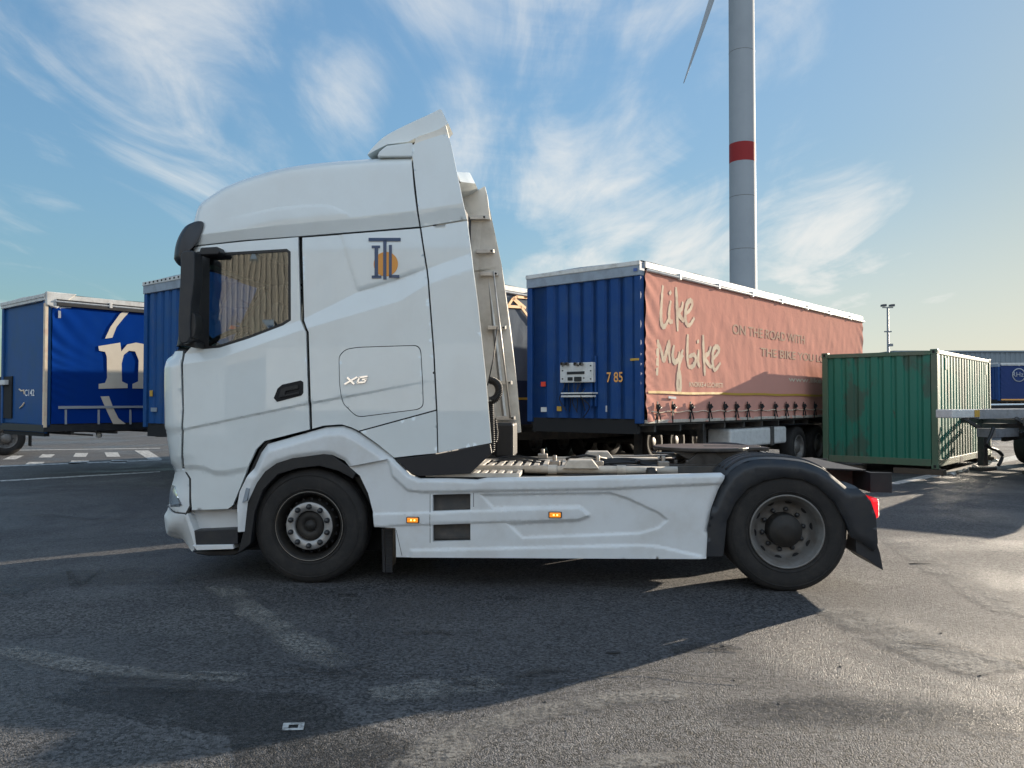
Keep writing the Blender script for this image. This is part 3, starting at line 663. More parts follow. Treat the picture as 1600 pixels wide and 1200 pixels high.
# headlamp, bumper corner, entry step
HP = TS( [(262, 741), (275, 733), (288, 732), (295, 745), (297, 770), (296, 791), (290, 801), (275, 800), (262, 794)])
panel('headlamp_housing', sil((262, 792), (262, 742)) + HP[1:-1], yside, WHITE_PL, truck, spacing=.04, dense=near_sil, mirror=CW)
vmx = float(gfun(np.array(DM)))
for sg in (1, -1):
    front_patch('headlamp', (262, 793), (261, 760), LENS, .004, vr=(sg * .52, sg * vmx)); front_patch('headlamp_strip', (262, 798), (262, 789), CHROME, .010, vr=(sg * .50, sg * vmx)); front_patch('headlamp_strip', (261, 765), (261, 756), CHROME, .010, vr=(sg * .50, sg * vmx))
b = MB(); LP = TP(.0, [(261, 762), (268, 758), (273, 760), (283, 786), (281, 791), (263, 794)])
def yat(p): return float(yside(np.array([p]))[0])
def overlay(poly, nm, mt, off=-.006, th=.01, par=truck, mirror=True, sp=.03, fn=yside):
    return panel(nm, poly, lambda Q: fn(Q) + off, mt, par, spacing=sp, dense=lambda G: np.ones(len(G), bool), flange=th, mirror=CW if mirror else None, step=.012)
LPp = sil((262, 793), (261, 762)) + TS([(267, 758), (273, 759), (284, 786), (281, 792)])
overlay(LPp, 'headlamp', LENS, -.003)
DRL = TS( [(273, 765), (275.5, 765), (283.5, 785), (285, 789), (266, 792), (266, 789), (281, 786)])
overlay(DRL, 'headlamp_strip', CHROME, -.010)
overlay(TS([(289, 737), (292, 738), (298.5, 748), (298.5, 792), (292, 803), (290, 802), (296, 790), (295.5, 748)]), 'headlamp_seal', BLACKPL, -.002)
panel('bumper_corner', sil((290, 862), (258, 798)) + TS([(272, 802), (289, 803.5), (309, 854), (300, 862)]), yside, WHITE_PL, truck, spacing=.04, dense=near_sil, mirror=CW)
b = MB()
for s in (0, 1):
    y = lambda v: v if s == 0 else CW - v
    b = MB(); b.prism(TP(.16, [(300, 796), (372, 794), (374, 830), (302, 832)]), y(.14), y(.17))
    b.prism(TP(.03, [(303, 851), (366, 850), (367, 857), (310, 859)]), y(.0), y(.2))
    b.prism(TP(.03, [(289, 806), (293, 802), (311, 850), (305, 857)]), y(.03), y(.16))
    b.build('entry_step_surround', WHITE_PL, truck, bevel=.004)
b = MB()
for s in (0, 1):
    y = lambda v: v if s == 0 else CW - v
    q0 = T.pix(300, 832, y=.12).z; p = TP(.02, [(303, 829), (371, 826), (372, 850), (306, 852)])
    b = MB(); b.prism(p, y(.02), y(.16)); b.build('entry_step', DARKPL, truck, bevel=.006)
b = MB(); b.prism(TP(.1, [(300, 862), (368, 859), (376, 862), (366, 868), (325, 869), (308, 866)]), .10, CW - .5); b.build('front_spoiler_lip', BLACKPL, truck, bevel=.01)

# door glass, seal, handle, badge, logo
def win_off(k):
    c = np.mean(WIN, axis=0); return [tuple(c + (np.array(p) - c) * k) for p in WIN]
wr = np.array(WIN); wc = wr.mean(0)
def shrink(P, d):
    P = np.array(P, float); n = len(P); o = []
    a = sum(P[i][0] * P[(i + 1) % n][1] - P[(i + 1) % n][0] * P[i][1] for i in range(n)); s = 1 if a > 0 else -1
    for i in range(n):
        e0 = P[i] - P[i - 1]; e1 = P[(i + 1) % n] - P[i]; n0 = np.array([-e0[1], e0[0]]) / np.linalg.norm(e0) * s; n1 = np.array([-e1[1], e1[0]]) / np.linalg.norm(e1) * s
        m = n0 + n1; m /= max(m @ n0, .3) if True else 1
        o.append(tuple(P[i] + m * d))
    return o
wfn = lambda Q: yside(Q) + .001
panel('window_seal', shrink(WIN, .001), wfn, BLACKPL, truck, holes=[shrink(WIN, .024)], spacing=.05, mirror=CW, flange=.02)
wg = panel('door_window', shrink(WIN, .02), lambda Q: .045 + tum(Q[:, 1]) + (creases(Q) * 0), GLASS, truck, spacing=.12, mirror=CW, flange=.003)
HDL = TP(0, [(428, 622), (434, 607), (441, 601), (470, 594.5), (474, 597), (474, 614), (471, 618), (433, 628)])
overlay(HDL, 'handle_recess', DARK, -.004, fn=lambda Q: yside(Q))
overlay(TP(0, [(436, 621), (440, 608), (446, 605), (466, 601), (467, 607), (447, 611), (446, 617), (468, 612), (468, 615)]), 'door_handle', BLACKPL, -.016, fn=lambda Q: yside(Q))
def decal_poly(pts, nm, mt, off=-.003, par=truck, fn=yside): return overlay(pts, nm, mt, off, .002, par, False, .02, fn)
decal_poly(TP(0, [(302, 401), (304, 392), (326, 391.5), (325.5, 400), (324, 541), (316, 545), (301, 540)]), 'pillar_trim', BLACKPL, -.004)
# the XG badge: chrome letters slanted forward
b = MB(); yb = yat(tpt(557, 596, 0)) - .004
def stroke(mb, px, wd, y0, y1, fr=T, cpl=0.0):
    """flat bar strokes through photo points, on a plane"""
    P = [np.array(tpt(x, y, cpl)) for x, y in px]
    for a, c in zip(P[:-1], P[1:]):
        d = (c - a) / np.linalg.norm(c - a); n = np.array([-d[1], d[0]]) * wd / 2; e = d * wd * .35
        mb.prism([tuple(a - e + n), tuple(c + e + n), tuple(c + e - n), tuple(a - e - n)], y0, y1)
stroke(b, [(539.5, 600), (558, 589.5)], .014, yb - .007, yb); stroke(b, [(544, 590.5), (553.5, 599.5)], .016, yb - .010, yb)
stroke(b, [(574, 588), (562, 590), (559, 598), (570, 597), (572.5, 592.5), (567, 593)], .014, yb - .008, yb)
b.build('badge_letters', CHROME, truck)
# operator logo: three slab letters over an orange disc
b = MB(); lc = np.array(tpt(602, 412, 0)); yl = yat(tuple(lc)) - .003
def lrect(mb, x0, y0, x1, y1, o=0): 
    p = [tpt(x0, y0, 0), tpt(x1, y0, 0), tpt(x1, y1, 0), tpt(x0, y1, 0)]
    mb.prism(p, yl - .002 - o, yl + .012 - o)
rd = abs(tpt(621, 412, 0)[0] - lc[0])
b.prism([(lc[0] + rd * math.cos(a), lc[1] + rd * 1.0 * math.sin(a)) for a in np.linspace(0, 2 * PI, 40)[:-1]], yl - .001, yl + .012)
b.build('logo_disc', LOGOO, truck)
b = MB()
for r_ in [(575, 371, 625, 376), (598, 374, 603, 436), (580, 383, 593, 387), (584.5, 386, 590, 432), (580, 430, 595, 434.5), (607, 382, 611.5, 432), (607, 429, 623, 433.5)]:
    lrect(b, *r_, .0015)
b.build('logo_letters', LOGOB, truck)

# roof deflector, sun visor, mirrors
DEF = cat(TP(.15, [(574, 242), (582, 231), (600, 214), (625, 200), (650, 188), (670, 179), (687, 170.5)]), 4).tolist() + TP(.15, [(690, 172), (700.5, 193), (687, 202), (655, 213), (638, 221.5), (605, 225.5), (588, 234)])
def sweep(nm, poly, ys, dxs, dzs, mt, sc=None, auto=38, bevel=0):
    n = len(poly); vs = []; c = np.mean(poly, axis=0)
    for k, (y, dx, dz) in enumerate(zip(ys, dxs, dzs)):
        q = sc[k] if sc is not None else 1.0
        vs += [(c[0] + (p[0] - c[0]) * q + dx, y, c[1] + (p[1] - c[1]) * q + dz) for p in poly]
    m = MB(); m.add(vs, [(i * n + j, i * n + (j + 1) % n, (i + 1) * n + (j + 1) % n, (i + 1) * n + j) for i in range(len(ys) - 1) for j in range(n)] + [tuple(range(n)), tuple(range((len(ys) - 1) * n, len(ys) * n))[::-1]])
    return m.build(nm, mt, truck, auto=auto, bevel=bevel)
us = np.linspace(-1, 1, 25); ysd = CW / 2 + us * (CW / 2 - .15)
df = np.array(DEF); x0d, z0d = df[:, 0].min(), df[:, 1].min(); nd = len(df); vs = []
for u, y in zip(us, ysd):
    w_ = max(0, 1 - (abs(u) / .75) ** 2); k = 1 - .40 * w_
    vs += [(x0d + (p[0] - x0d) * k, y, z0d + (p[1] - z0d) * (k + .10 * w_)) for p in df]
m = MB(); m.add(vs, [(i * nd + j, i * nd + (j + 1) % nd, (i + 1) * nd + (j + 1) % nd, (i + 1) * nd + j) for i in range(24) for j in range(nd)] + [tuple(range(nd)), tuple(range(24 * nd, 25 * nd))[::-1]])
m.build('roof_deflector', WHITE, truck, auto=38)
for ya, dx in ((.10, 0), (CW - .15, .08)):
    b = MB(); b.prism([(p[0] + dx, p[1]) for p in TP(.12, [(644, 245), (650, 217), (687, 203), (697, 196), (701, 212), (707, 250)])] if ya < 1 else [(p[0] + dx, p[1] + .06) for p in TP(.12, [(644, 258), (650, 217), (687, 201), (699, 194), (704, 214), (710, 262)])], ya, ya + .05); b.build('deflector_side', INNERF, truck)
b = MB(); b.prism(TP(.06, [(589, 245), (592, 237), (604, 227.5), (644, 222.5), (645, 245)]), .058, CW - .058); b.build('deflector_base', WHITE, truck, bevel=.01)
b = MB(); b.prism(TP(.4, [(600, 240), (640, 226), (660, 212), (680, 204), (684, 216), (640, 243)]), .22, CW - .22); b.build('deflector_mount', BLACKPL, truck)
VC = np.array(TP(.0, [(273, 402), (275, 384), (280, 368), (290, 352), (302, 345), (313, 343), (315, 350), (311, 364), (305, 377), (296, 388), (287, 397), (284, 410), (278, 409)]))
VC = cat([tuple(p) for p in VC] + [tuple(VC[0])], 3)[:-1]
vv = np.sin(np.linspace(-90, 90, 45) * PI / 180) * .995; qv = np.array([float(qinv(v)) for v in vv]); qe = qv.max()
sweep('sun_visor', [tuple(p) for p in VC], CW / 2 - (WH + .005) * vv, .03 - .17 * (1 - qv / qe), .0 * vv, NAVYPL, 1 - .10 * (qv / qe) ** 3, auto=50)
for s in (0, 1):
    y = (lambda v: v) if s == 0 else (lambda v: CW - v)
    MC = TP(-.12, [(291, 396), (309, 394), (312, 398), (312, 440), (307, 480), (305, 512), (306, 528), (302, 537), (291, 539), (287, 530), (287, 500), (290, 440)])
    b = MB(); b.prism([tuple(p) for p in round_poly(MC, .04)], y(-.22), y(-.06)); mr = b.build('wing_mirror', DARKPL, truck, bevel=.03, seg=4, auto=45)
    b = MB(); b.prism(TP(-.02, [(316, 398), (319, 389), (345, 387.5), (349, 396), (346, 400), (318, 401)]), y(-.09), y(.05)); b.build('mirror_arm', BLACKPL, mr, bevel=.012)
    b = MB(); b.prism(TP(-.05, [(296, 528), (314, 536), (312, 545), (296, 541)]), y(-.14), y(.06)); b.build('mirror_arm', BLACKPL, mr, bevel=.012)
    b = MB(); b.prism([tuple(p) for p in round_poly(TP(-.12, [(303, 488), (312, 492), (313, 515), (309, 530), (303, 528)]), .03)], y(-.20), y(-.08)); b.build('wide_angle_mirror', BLACKPL, mr, bevel=.02, seg=3)
# cab interior
b = MB(); fx0, fz0 = tpt(292, 560, 0); bx1 = tpt(460, 500, 0)[0]; rx = tpt(683, 500, 0)[0]
rz1 = tpt(600, 262, .3)[1]
b.bx(fx0 + .2, rx - .03, .12, CW - .12, 1.30, 1.34); b.bx(rx - .05, rx - .02, .06, CW - .06, 1.05, rz1); b.bx(bx1 + .55, bx1 + .58, .14, CW - .14, 1.34, rz1 - .1)
b.build('cab_floor', INTER, truck)
b = MB(); b.prism(TP(.3, [(286, 548), (330, 545), (345, 560), (345, 640), (290, 640)]), .13, CW - .13); b.build('dashboard', INTER, truck, bevel=.03)
b = MB(); sxx = tpt(425, 520, .6)[0]
for y0 in (.35, 1.6):
    b = MB(); b.prism([(sxx - .35, 1.75), (sxx + .1, 1.72), (sxx + .2, 2.45), (sxx + .1, 2.5), (sxx - .02, 1.9), (sxx - .35, 1.88)], y0, y0 + .5); b.build('driver_seat', INTER2, truck, bevel=.05, seg=3)
b = MB(); st = T.pix(355, 515, y=.6); b.lathe([(.21, -.02), (.235, -.02), (.24, 0), (.235, .02), (.21, .02), (.205, 0), (.21, -.02)], (0, 0, 0), 32, 'z'); b.tube([(-.21, 0, 0), (0, 0, -.05), (.21, 0, 0)], .02); b.tube([(0, 0, -.05), (0, 0, -.4)], .035)
so = b.build('steering_wheel', BLACKPL, truck); so.location = (st.x, .62, st.z - .1); so.rotation_euler = (0, R(-28), 0)
b = MB(); b.bx(fx0 + .15, rx - .05, .3, CW - .3, .62, 1.28); b.bx(-.9, 1.1, .55, CW - .55, .42, .7); b.build('engine_block', DARK, truck)

# front wing, inner liner, skirt
FW_O = TP(-.03, [(372, 831), (371, 790), (375, 768), (392, 733), (403, 708), (413, 694.5), (450, 684), (505, 668), (533, 666), (551, 672.5), (585, 694), (613, 713.5)])
FW_I = TP(-.03, [(612, 716), (545, 729), (538, 720), (519, 711), (505, 709.5), (456, 716), (431, 724), (413, 737), (400, 755), (386, 785), (381, 831)])
FW = FW_O + FW_I; FWt = FW_O[3:]
def wing_y(Q):
    Q = np.asarray(Q, float); d, _ = seg_dist(Q, FWt); d2, _ = seg_dist(Q, FW_I[1:])
    return -.035 + .085 * (1 - np.clip(d / .07, 0, 1)) ** 1.15 + .02 * (1 - np.clip(d2 / .03, 0, 1))
panel('front_wing', FW, wing_y, WHITE_PL, truck, lines=[(FWt, (.0, .012, .024, .036, .048, .06))], spacing=.045, flange=.08, mirror=CW, dense=lambda G: np.ones(len(G), bool))
lin = TP(.0, [(545, 729), (519, 711), (505, 709.5), (456, 716), (431, 724), (413, 737), (400, 755), (386, 785), (380, 835), (372, 865), (384, 862), (398, 850)])
wa = [T.pix(480 + 93 * math.cos(a), 828 - 100 * math.sin(a), y=0) for a in np.linspace(PI * 1.02, PI * .12, 16)]
lin2 = lin[:-2] + TP(0, [(392, 850), (399, 800), (412, 765), (435, 741), (465, 732), (500, 728), (530, 736), (552, 748), (556, 740)])
b = MB()
for s in (0, 1):
    y = (lambda v: v) if s == 0 else (lambda v: CW - v)
    b = MB(); b.prism(lin2, y(-.012), y(.5)); b.build('wheel_arch_liner', BLACKPL, truck, bevel=.006)
b = MB()
gap = TP(0, [(413, 690), (402, 704), (388, 735), (366, 787), (357, 797), (367, 797), (376, 770), (395, 733), (408, 700), (420, 689)])
for s in (0, 1):
    y = (lambda v: v) if s == 0 else (lambda v: CW - v)
    b = MB(); b.prism(gap, y(.05), y(.09)); b.build('wing_gap_trim', BLACKPL, truck)
    b = MB(); b.prism(TP(-.03, [(386, 762), (391, 763), (387, 782), (380, 785)]), y(-.05), y(-.02)); b.build('side_repeater', LENS, truck)
    b = MB(); b.prism(TP(.6, [(375, 690), (620, 690), (620, 860), (375, 860)]), y(.62), y(.66)); b.build('wheel_bay_wall', BLACKPL, truck)
    b = MB(); b.prism(TP(.2, [(545, 728), (640, 740), (640, 760), (600, 815), (585, 800)]), y(.2), y(.6)); b.build('wheel_bay_rear', BLACKPL, truck)
for ya in (.2, CW - .62):
    b = MB(); p_ = TP(.25, [(598, 825), (616, 825), (615, 893), (600, 892)]); b.prism([(p_[0][0], p_[0][1]), (p_[0][0] + .025, p_[1][1]), (p_[3][0] + .025, p_[2][1]), (p_[3][0], p_[3][1])], ya, ya + .42)
    b.prism([(p_[0][0] + .03, p_[0][1]), (p_[1][0], p_[1][1]), (p_[2][0], p_[2][1]), (p_[3][0] + .03, p_[3][1])], ya, ya + .02)
    for k in range(14): zz = p_[3][1] + .02 + k * .026; b.bx(p_[3][0] + .03, p_[2][0], ya - .006, ya, zz, zz + .012)
    b.build('front_mudflap', DARKPL, truck, bevel=.002)
SK = TP(0, [(546, 729.5), (613, 715.5), (625, 728), (640, 742), (655, 748), (700, 748), (745, 750), (760, 747), (900, 745), (1128, 739.5), (1134, 744), (1122, 768), (1112, 795), (1106, 830), (1103.5, 873), (619, 870.5), (618, 825), (585, 823.5), (583, 800), (575, 770), (562, 743)])
H1 = TP(0, [(676, 773), (735, 771.5), (735, 797), (676, 799)]); H2 = TP(0, [(676, 820), (735, 818), (735, 845), (676, 846.5)])
F1 = TP(0, [(748, 772), (770, 796), (905, 793), (920, 805.5), (905, 812), (790, 817.5), (816, 842), (1000, 835), (1030, 826), (1046, 812.6), (1030, 800), (980, 777), (954, 769)])
F2 = TP(0, [(560, 803), (905, 793), (920, 805.5), (905, 812), (560, 824)])
F3 = TP(0, [(600, 700), (612, 745), (636, 768), (660, 771), (954, 766), (1140, 757), (1140, 700)])
F4 = TP(0, [(640, 880), (640, 858), (1000, 850), (1030, 852.5), (1098, 868), (1098, 890)])
def skirt_y(Q):
    Q = np.asarray(Q, float); o = np.zeros(len(Q))
    o += .018 * np.clip(sd(Q, F1) / .016, 0, 1); o -= .012 * np.clip(sd(Q, F2) / .008, 0, 1); o -= .022 * np.clip(sd(Q, F3) / .022, 0, 1); o -= .016 * np.clip(sd(Q, F4) / .016, 0, 1)
    dt, _ = seg_dist(Q, SK[1:11]); o += .04 * (1 - np.clip(dt / .03, 0, 1)) ** 2
    de, _ = seg_dist(Q, SK[10:14]); o += .03 * (1 - np.clip(de / .05, 0, 1)) ** 2
    return o
panel('side_skirt', SK, skirt_y, WHITE_PL, truck, holes=[H1, H2], lines=[(F1 + F1[:1], (0, .016, -.016, .004, -.004)), (F2[:4] + F2[4:], (0, .008, -.008)), (F3[:6], (0, -.022, .022, .004)), (F4[1:5], (0, .016, -.016)), (SK[1:11], (.006, .012, .02, .03))], spacing=.016, flange=.05, mirror=CW)
b = MB()
for Hh in (H1, H2):
    x0, x1 = Hh[0][0], Hh[1][0]; z0, z1 = Hh[3][1], Hh[0][1]
    for s in (0, 1):
        y = (lambda v: v) if s == 0 else (lambda v: CW - v)
        b.bx(x0 - .01, x1 + .01, y(.12), y(.14), z0 - .01, z1 + .01); b.bx(x0 - .01, x1 + .01, y(.03), y(.22), z0 - .03, z0 - .004); b.bx(x0 - .02, x0 - .001, y(.03), y(.22), z0, z1); b.bx(x1 + .001, x1 + .02, y(.03), y(.22), z0, z1); b.bx(x0, x1, y(.05), y(.22), z1 + .002, z1 + .02)
b.build('skirt_step', STEPG, truck)
for x, yv in [(645.5, 812), (867.5, 804)]:
    p = tpt(x, yv, 0); yk = float(skirt_y(np.array([p]))[0])
    b = MB(); b.bx(p[0] - .056, p[0] + .056, yk - .012, yk + .004, p[1] - .027, p[1] + .027); ho = b.build('marker_light', BLACKPL, truck, bevel=.01)
    b = MB(); b.bx(p[0] - .047, p[0] + .047, yk - .020, yk - .010, p[1] - .020, p[1] + .020); b.build('marker_lens', AMBER, ho, bevel=.006)
    b = MB(); [b.lathe([(0, -.023), (.007, -.022), (.007, -.018)], (p[0] + dx, yk, p[1]), 12) for dx in (-.012, .018)]; b.build('marker_bulb', AMBER2, ho)

for P in ([(619, 828), (628, 868)], [(672, 771), (672, 848)], [(740, 770), (740, 792)]):
    Q = resample(TP(0, P), .02); yy = skirt_y(Q); b = MB(); b.tube([(q[0], y + .0005, q[1]) for q, y in zip(Q, yy)], .0022, 5); b.build('skirt_seam', DARK, truck)
# wheels ---------------------------------------------------------------
def tyre(mb, c, R_=.5, W_=.31, s=1, rr=.292):
    prof = [(rr, .03), (rr + .012, .012), (rr + .05, .004), (rr + .11, .0), (rr + .155, .008), (R_ - .022, .022), (R_ - .006, .045), (R_, .07)]
    for gx in (.10, .155, .21): prof += [(R_, gx - .006), (R_ - .012, gx - .005), (R_ - .012, gx + .005), (R_, gx + .006)]
    prof += [(R_, W_ - .07), (R_ - .006, W_ - .045), (R_ - .022, W_ - .022), (rr + .11, W_), (rr + .012, W_ - .012), (rr, W_ - .03)]
    mb.lathe([(a, t * s) for a, t in prof], c, 72)
    for r0, dp in ((rr + .030, .0035), (rr + .145, .004)):
        mb.lathe([(r0 - .004, (.006) * s), (r0, (.006 - dp - .004) * s), (r0 + .004, .006 * s)], c, 72)
def wheel_front(x, z, y0, s, par):
    wf = empty('wheel', parent=par, loc=(x, y0, z))
    b = MB(); tyre(b, (0, 0, 0), .5, .31, s); b.build('tyre', RUB, wf, recalc=True)
    b = MB(); b.lathe([(q, t * s) for q, t in [(.292, .05), (.297, .012), (.292, .004), (.285, .006), (.278, .025), (.262, .05), (.25, .12), (.245, .16)]], (0, 0, 0), 64)
    b.lathe([(q, t * s) for q, t in [(.245, .16), (.235, .13), (.215, .05), (.204, .012)]], (0, 0, 0), 64); b.build('rim', RIMD, wf)
    b = MB(); b.lathe([(q, t * s) for q, t in [(.294, .0035), (.2975, .001), (.2975, .008), (.292, .010)]], (0, 0, 0), 72); b.build('rim_edge', STEEL, wf)
    b = MB(); b.lathe([(q, t * s) for q, t in [(.206, .03), (.2045, .012), (.200, .007), (.134, .007), (.130, .02), (.13, .06)]], (0, 0, 0), 64); b.build('hub_ring', HUBS, wf)
    b = MB(); b.lathe([(q, t * s) for q, t in [(.13, .055), (.118, .03), (.06, .03), (.052, .045), (.046, .045), (.042, .02), (0, .016)]], (0, 0, 0), 40); b.build('hub_cap', RIMD, wf)
    for k in range(20):
        b = MB(); a = 2 * PI * k / 20; b.lathe([(.0, -.002 * s), (.013, -.002 * s)], (.228 * math.cos(a), .075 * s, .228 * math.sin(a)), 8); b.build('vent_hole', DARK, wf)
    for k in range(10):
        a = 2 * PI * (k + .5) / 10
        b = MB(); b.lathe([(q, t * s) for q, t in [(.024, .012), (.0235, -.006), (.018, -.028), (.011, -.034), (0, -.035)]], (.168 * math.cos(a), 0, .168 * math.sin(a)), 12); b.build('wheel_nut', NUT, wf)
    return wf
def wheel_rear(x, z, y0, s, par):
    wf = empty('wheel', parent=par, loc=(x, y0, z))
    b = MB(); tyre(b, (0, 0, 0), .5, .31, s, .302); b.build('tyre', RUB, wf)
    b = MB(); tyre(b, (0, .35 * s, 0), .5, .31, s, .302); b.build('inner_tyre', RUB, wf)
    b = MB(); b.lathe([(q, t * s) for q, t in [(.300, .05), (.307, .010), (.300, .001), (.293, .003), (.287, .02), (.268, .04), (.258, .07), (.246, .12), (.225, .155), (.20, .17), (.135, .17)]], (0, 0, 0), 64); b.build('rim', RIMG, wf)
    b = MB()
    for k in range(10):
        a = 2 * PI * (k + .2) / 10; n_ = 14; ca, sa = math.cos(a), math.sin(a); vs = []
        for j in range(n_):
            th = 2 * PI * j / n_; u = .019 * math.cos(th); t_ = .031 * math.sin(th); r_ = .238 + u
            yy = .1365 - (u / .019) * .017; vs.append((r_ * ca - t_ * sa, (yy - .005) * s, r_ * sa + t_ * ca))
        b.add(vs, [tuple(range(n_))])
    b.build('hand_holes', DARK, wf)
    b = MB(); b.lathe([(q, t * s) for q, t in [(.145, .17), (.141, .12), (.136, .06), (.130, .045), (.09, .040), (.085, .032), (.03, .030), (0, .03)]], (0, 0, 0), 48); b.build('hub_cap', RIMD, wf)
    for k in range(10):
        a = 2 * PI * (k + .25) / 10
        b = MB(); b.lathe([(q, t * s) for q, t in [(.020, .17), (.020, .145), (.016, .135), (0, .133)]], (.170 * math.cos(a), 0, .170 * math.sin(a)), 12); b.build('wheel_nut', NUT, wf)
    return wf
wheel_front(0, .495, .03, 1, truck); wheel_front(0, .495, CW - .03, -1, truck)
wheel_rear(WB, .495, .03, 1, truck); wheel_rear(WB, .495, CW - .03, -1, truck)
b = MB(); b.tube([(0, .3, .48), (0, CW - .3, .48)], .06, 10); b.tube([(4, .3, .48), (4, CW - .3, .48)], .09, 10); b.lathe([(.05, -.2), (.2, -.1), (.22, 0), (.2, .1), (.05, .2)], (4, CW / 2, .5), 20)
b.build('axle', FRAME, truck)

# chassis, deck, catwalk, tank, fifth wheel
xe = T.pix(1394, 765, y=.36).x - .16
for y0 in (.80, 1.62):
    b = MB(); b.bx(-.9, xe, y0, y0 + .075, .70, .97); b.build('chassis_rail', FRAME, truck, bevel=.004)
for xx in (1.6, 2.6, 3.3, 4.6):
    b = MB(); b.bx(xx, xx + .1, .88, 1.62, .74, .93); b.build('chassis_crossmember', FRAME, truck, bevel=.004)
b = MB(); b.prismz([(xe - .02, .36), (xe + .16, .36), (xe + .16, .38), (xe, .40), (xe, CW - .4), (xe + .16, CW - .38), (xe + .16, CW - .36), (xe - .02, CW - .36)], .79, .96); b.build('rear_crossmember', BLACKPL, truck, bevel=.003)
b = MB(); b.prismz([(WB + .35, .72), (xe - .02, .45), (xe - .02, CW - .45), (WB + .35, CW - .72)], .962, .975); b.build('tail_cover', BLACKPL, truck)
def quad_on(zv, pxs): return [(lambda p: (p.x, p.y))(T.pix(x, y, z=zv)) for x, y in pxs]
def slatted(nm, zv, x0, x1, y0, y1, pitch, lean):
    b = MB(); b.bx(x0, x1, y0, y1, zv - .035, zv - .022); b.build(nm + '_tray', BLACKPL, truck)
    b = MB(); n_ = int((x1 - x0 - .06) / pitch)
    for k in range(n_):
        xa = x0 + .03 + k * pitch; b.bx(xa, xa + pitch * .55, y0 + .02, y1 - .02, zv - .022, zv)
    b.bx(x0, x1, y0 - .005, y0 + .02, zv - .03, zv + .004); b.bx(x0, x1, y1 - .02, y1 + .005, zv - .03, zv + .004); b.bx(x0 - .005, x0 + .03, y0, y1, zv - .03, zv + .002); b.bx(x1 - .03, x1 + .005, y0, y1, zv - .03, zv + .002)
    return b.build(nm, CREAM, truck, bevel=.003)
za = .955; pA = T.pix(652, 746, z=za); pB = T.pix(806, 747, z=za)
slatted('catwalk_plate', za, pA.x, pB.x, .06, .46, .072, 0)
zb = .985; pC = T.pix(772, 720, z=zb); pD = T.pix(884, 720, z=zb)
slatted('catwalk_plate', zb, pA.x + .35, pD.x, .52, 1.35, .085, 0)
for y0, x0, x1 in ((.52, pB.x + .02, 3.2), (1.75, 1.7, 3.3)):
    b = MB(); b.tube([(x0, y0, .955), (x1, y0, .955)], .035, 10)
    for xx in np.arange(x0 + .25, x1 - .1, .62): b.lathe([(.042, -.04), (.042, .04)], (xx, y0, .955), 12, 'x')
    b.build('air_pipe', CREAM, truck)
for y0, px in ((.55, 908), (1.8, 935)):
    c = T.pix(px, 738, y=y0).x; b = MB(); b.prism([(c - .17, .97), (c - .11, 1.045), (c + .10, 1.045), (c + .16, .97)], y0 - .12, y0 + .12); b.build('tank_cap_cover', CREAM, truck, bevel=.008)
b = MB(); c = T.pix(1018, 741, y=.3).x; b.lathe([(0, .06), (.04, .055), (.05, .03), (.05, -.05)], (c, .3, .94), 20, 'z'); b.build('filler_cap', BLACKPL, truck)
for ya in (.07, CW - .75):
    b = MB(); b.bx(pA.x, 3.3, ya, ya + .68, .36, .90); b.build('fuel_tank', FRAME, truck, bevel=.06, seg=4)
pts = [T.pix(x, y, y=1.0) for x, y in [(880, 732), (905, 727), (930, 730), (950, 724), (975, 731), (1020, 728), (1060, 731)]]
b = MB(); b.tube([tuple(p) for p in cat([tuple(p) for p in pts], 4)], .012, 6); b.tube([(2.2, 1.25, 1.0), (2.4, 1.2, 1.04), (2.6, 1.3, 1.0)], .015, 6); b.build('cable', BLACKPL, truck)
for k, (xa, ya, za_, L_) in enumerate([(1.75, 1.02, .86, .5), (2.3, 1.25, .84, .7), (2.95, 1.0, .86, .3)]):
    b = MB(); b.lathe([(0, 0), (.09, .02), (.11, .08), (.11, L_ - .08), (.09, L_ - .02), (0, L_)], (xa, ya, za_), 20, 'x'); b.build('air_tank', FRAME, truck)
for k in range(7):
    ya = .93 + k * .09; pts_ = [(1.35, ya, .95), (1.7 + .1 * math.sin(k), ya + .05, .99 + .02 * math.cos(k * 2)), (2.2, ya - .04, .96), (2.7 + .1 * math.cos(k), ya + .05, .99), (3.1, ya, .95), (3.35, 1.2, 1.0)]
    b = MB(); b.tube(cat(pts_, 6).tolist(), .009, 5); b.build('cable', BLACKPL if k % 3 else BLACKPL, truck)
for xa, ya in ((2.05, .74), (2.45, .74), (3.05, .74), (1.9, 1.74)):
    b = MB(); b.bx(xa, xa + .10, ya - .05, ya + .05, .97, 1.02); b.lathe([(.02, 0), (.02, .05), (0, .05)], (xa + .05, ya, 1.02), 8, 'z'); b.build('valve_block', STEEL, truck, bevel=.006)
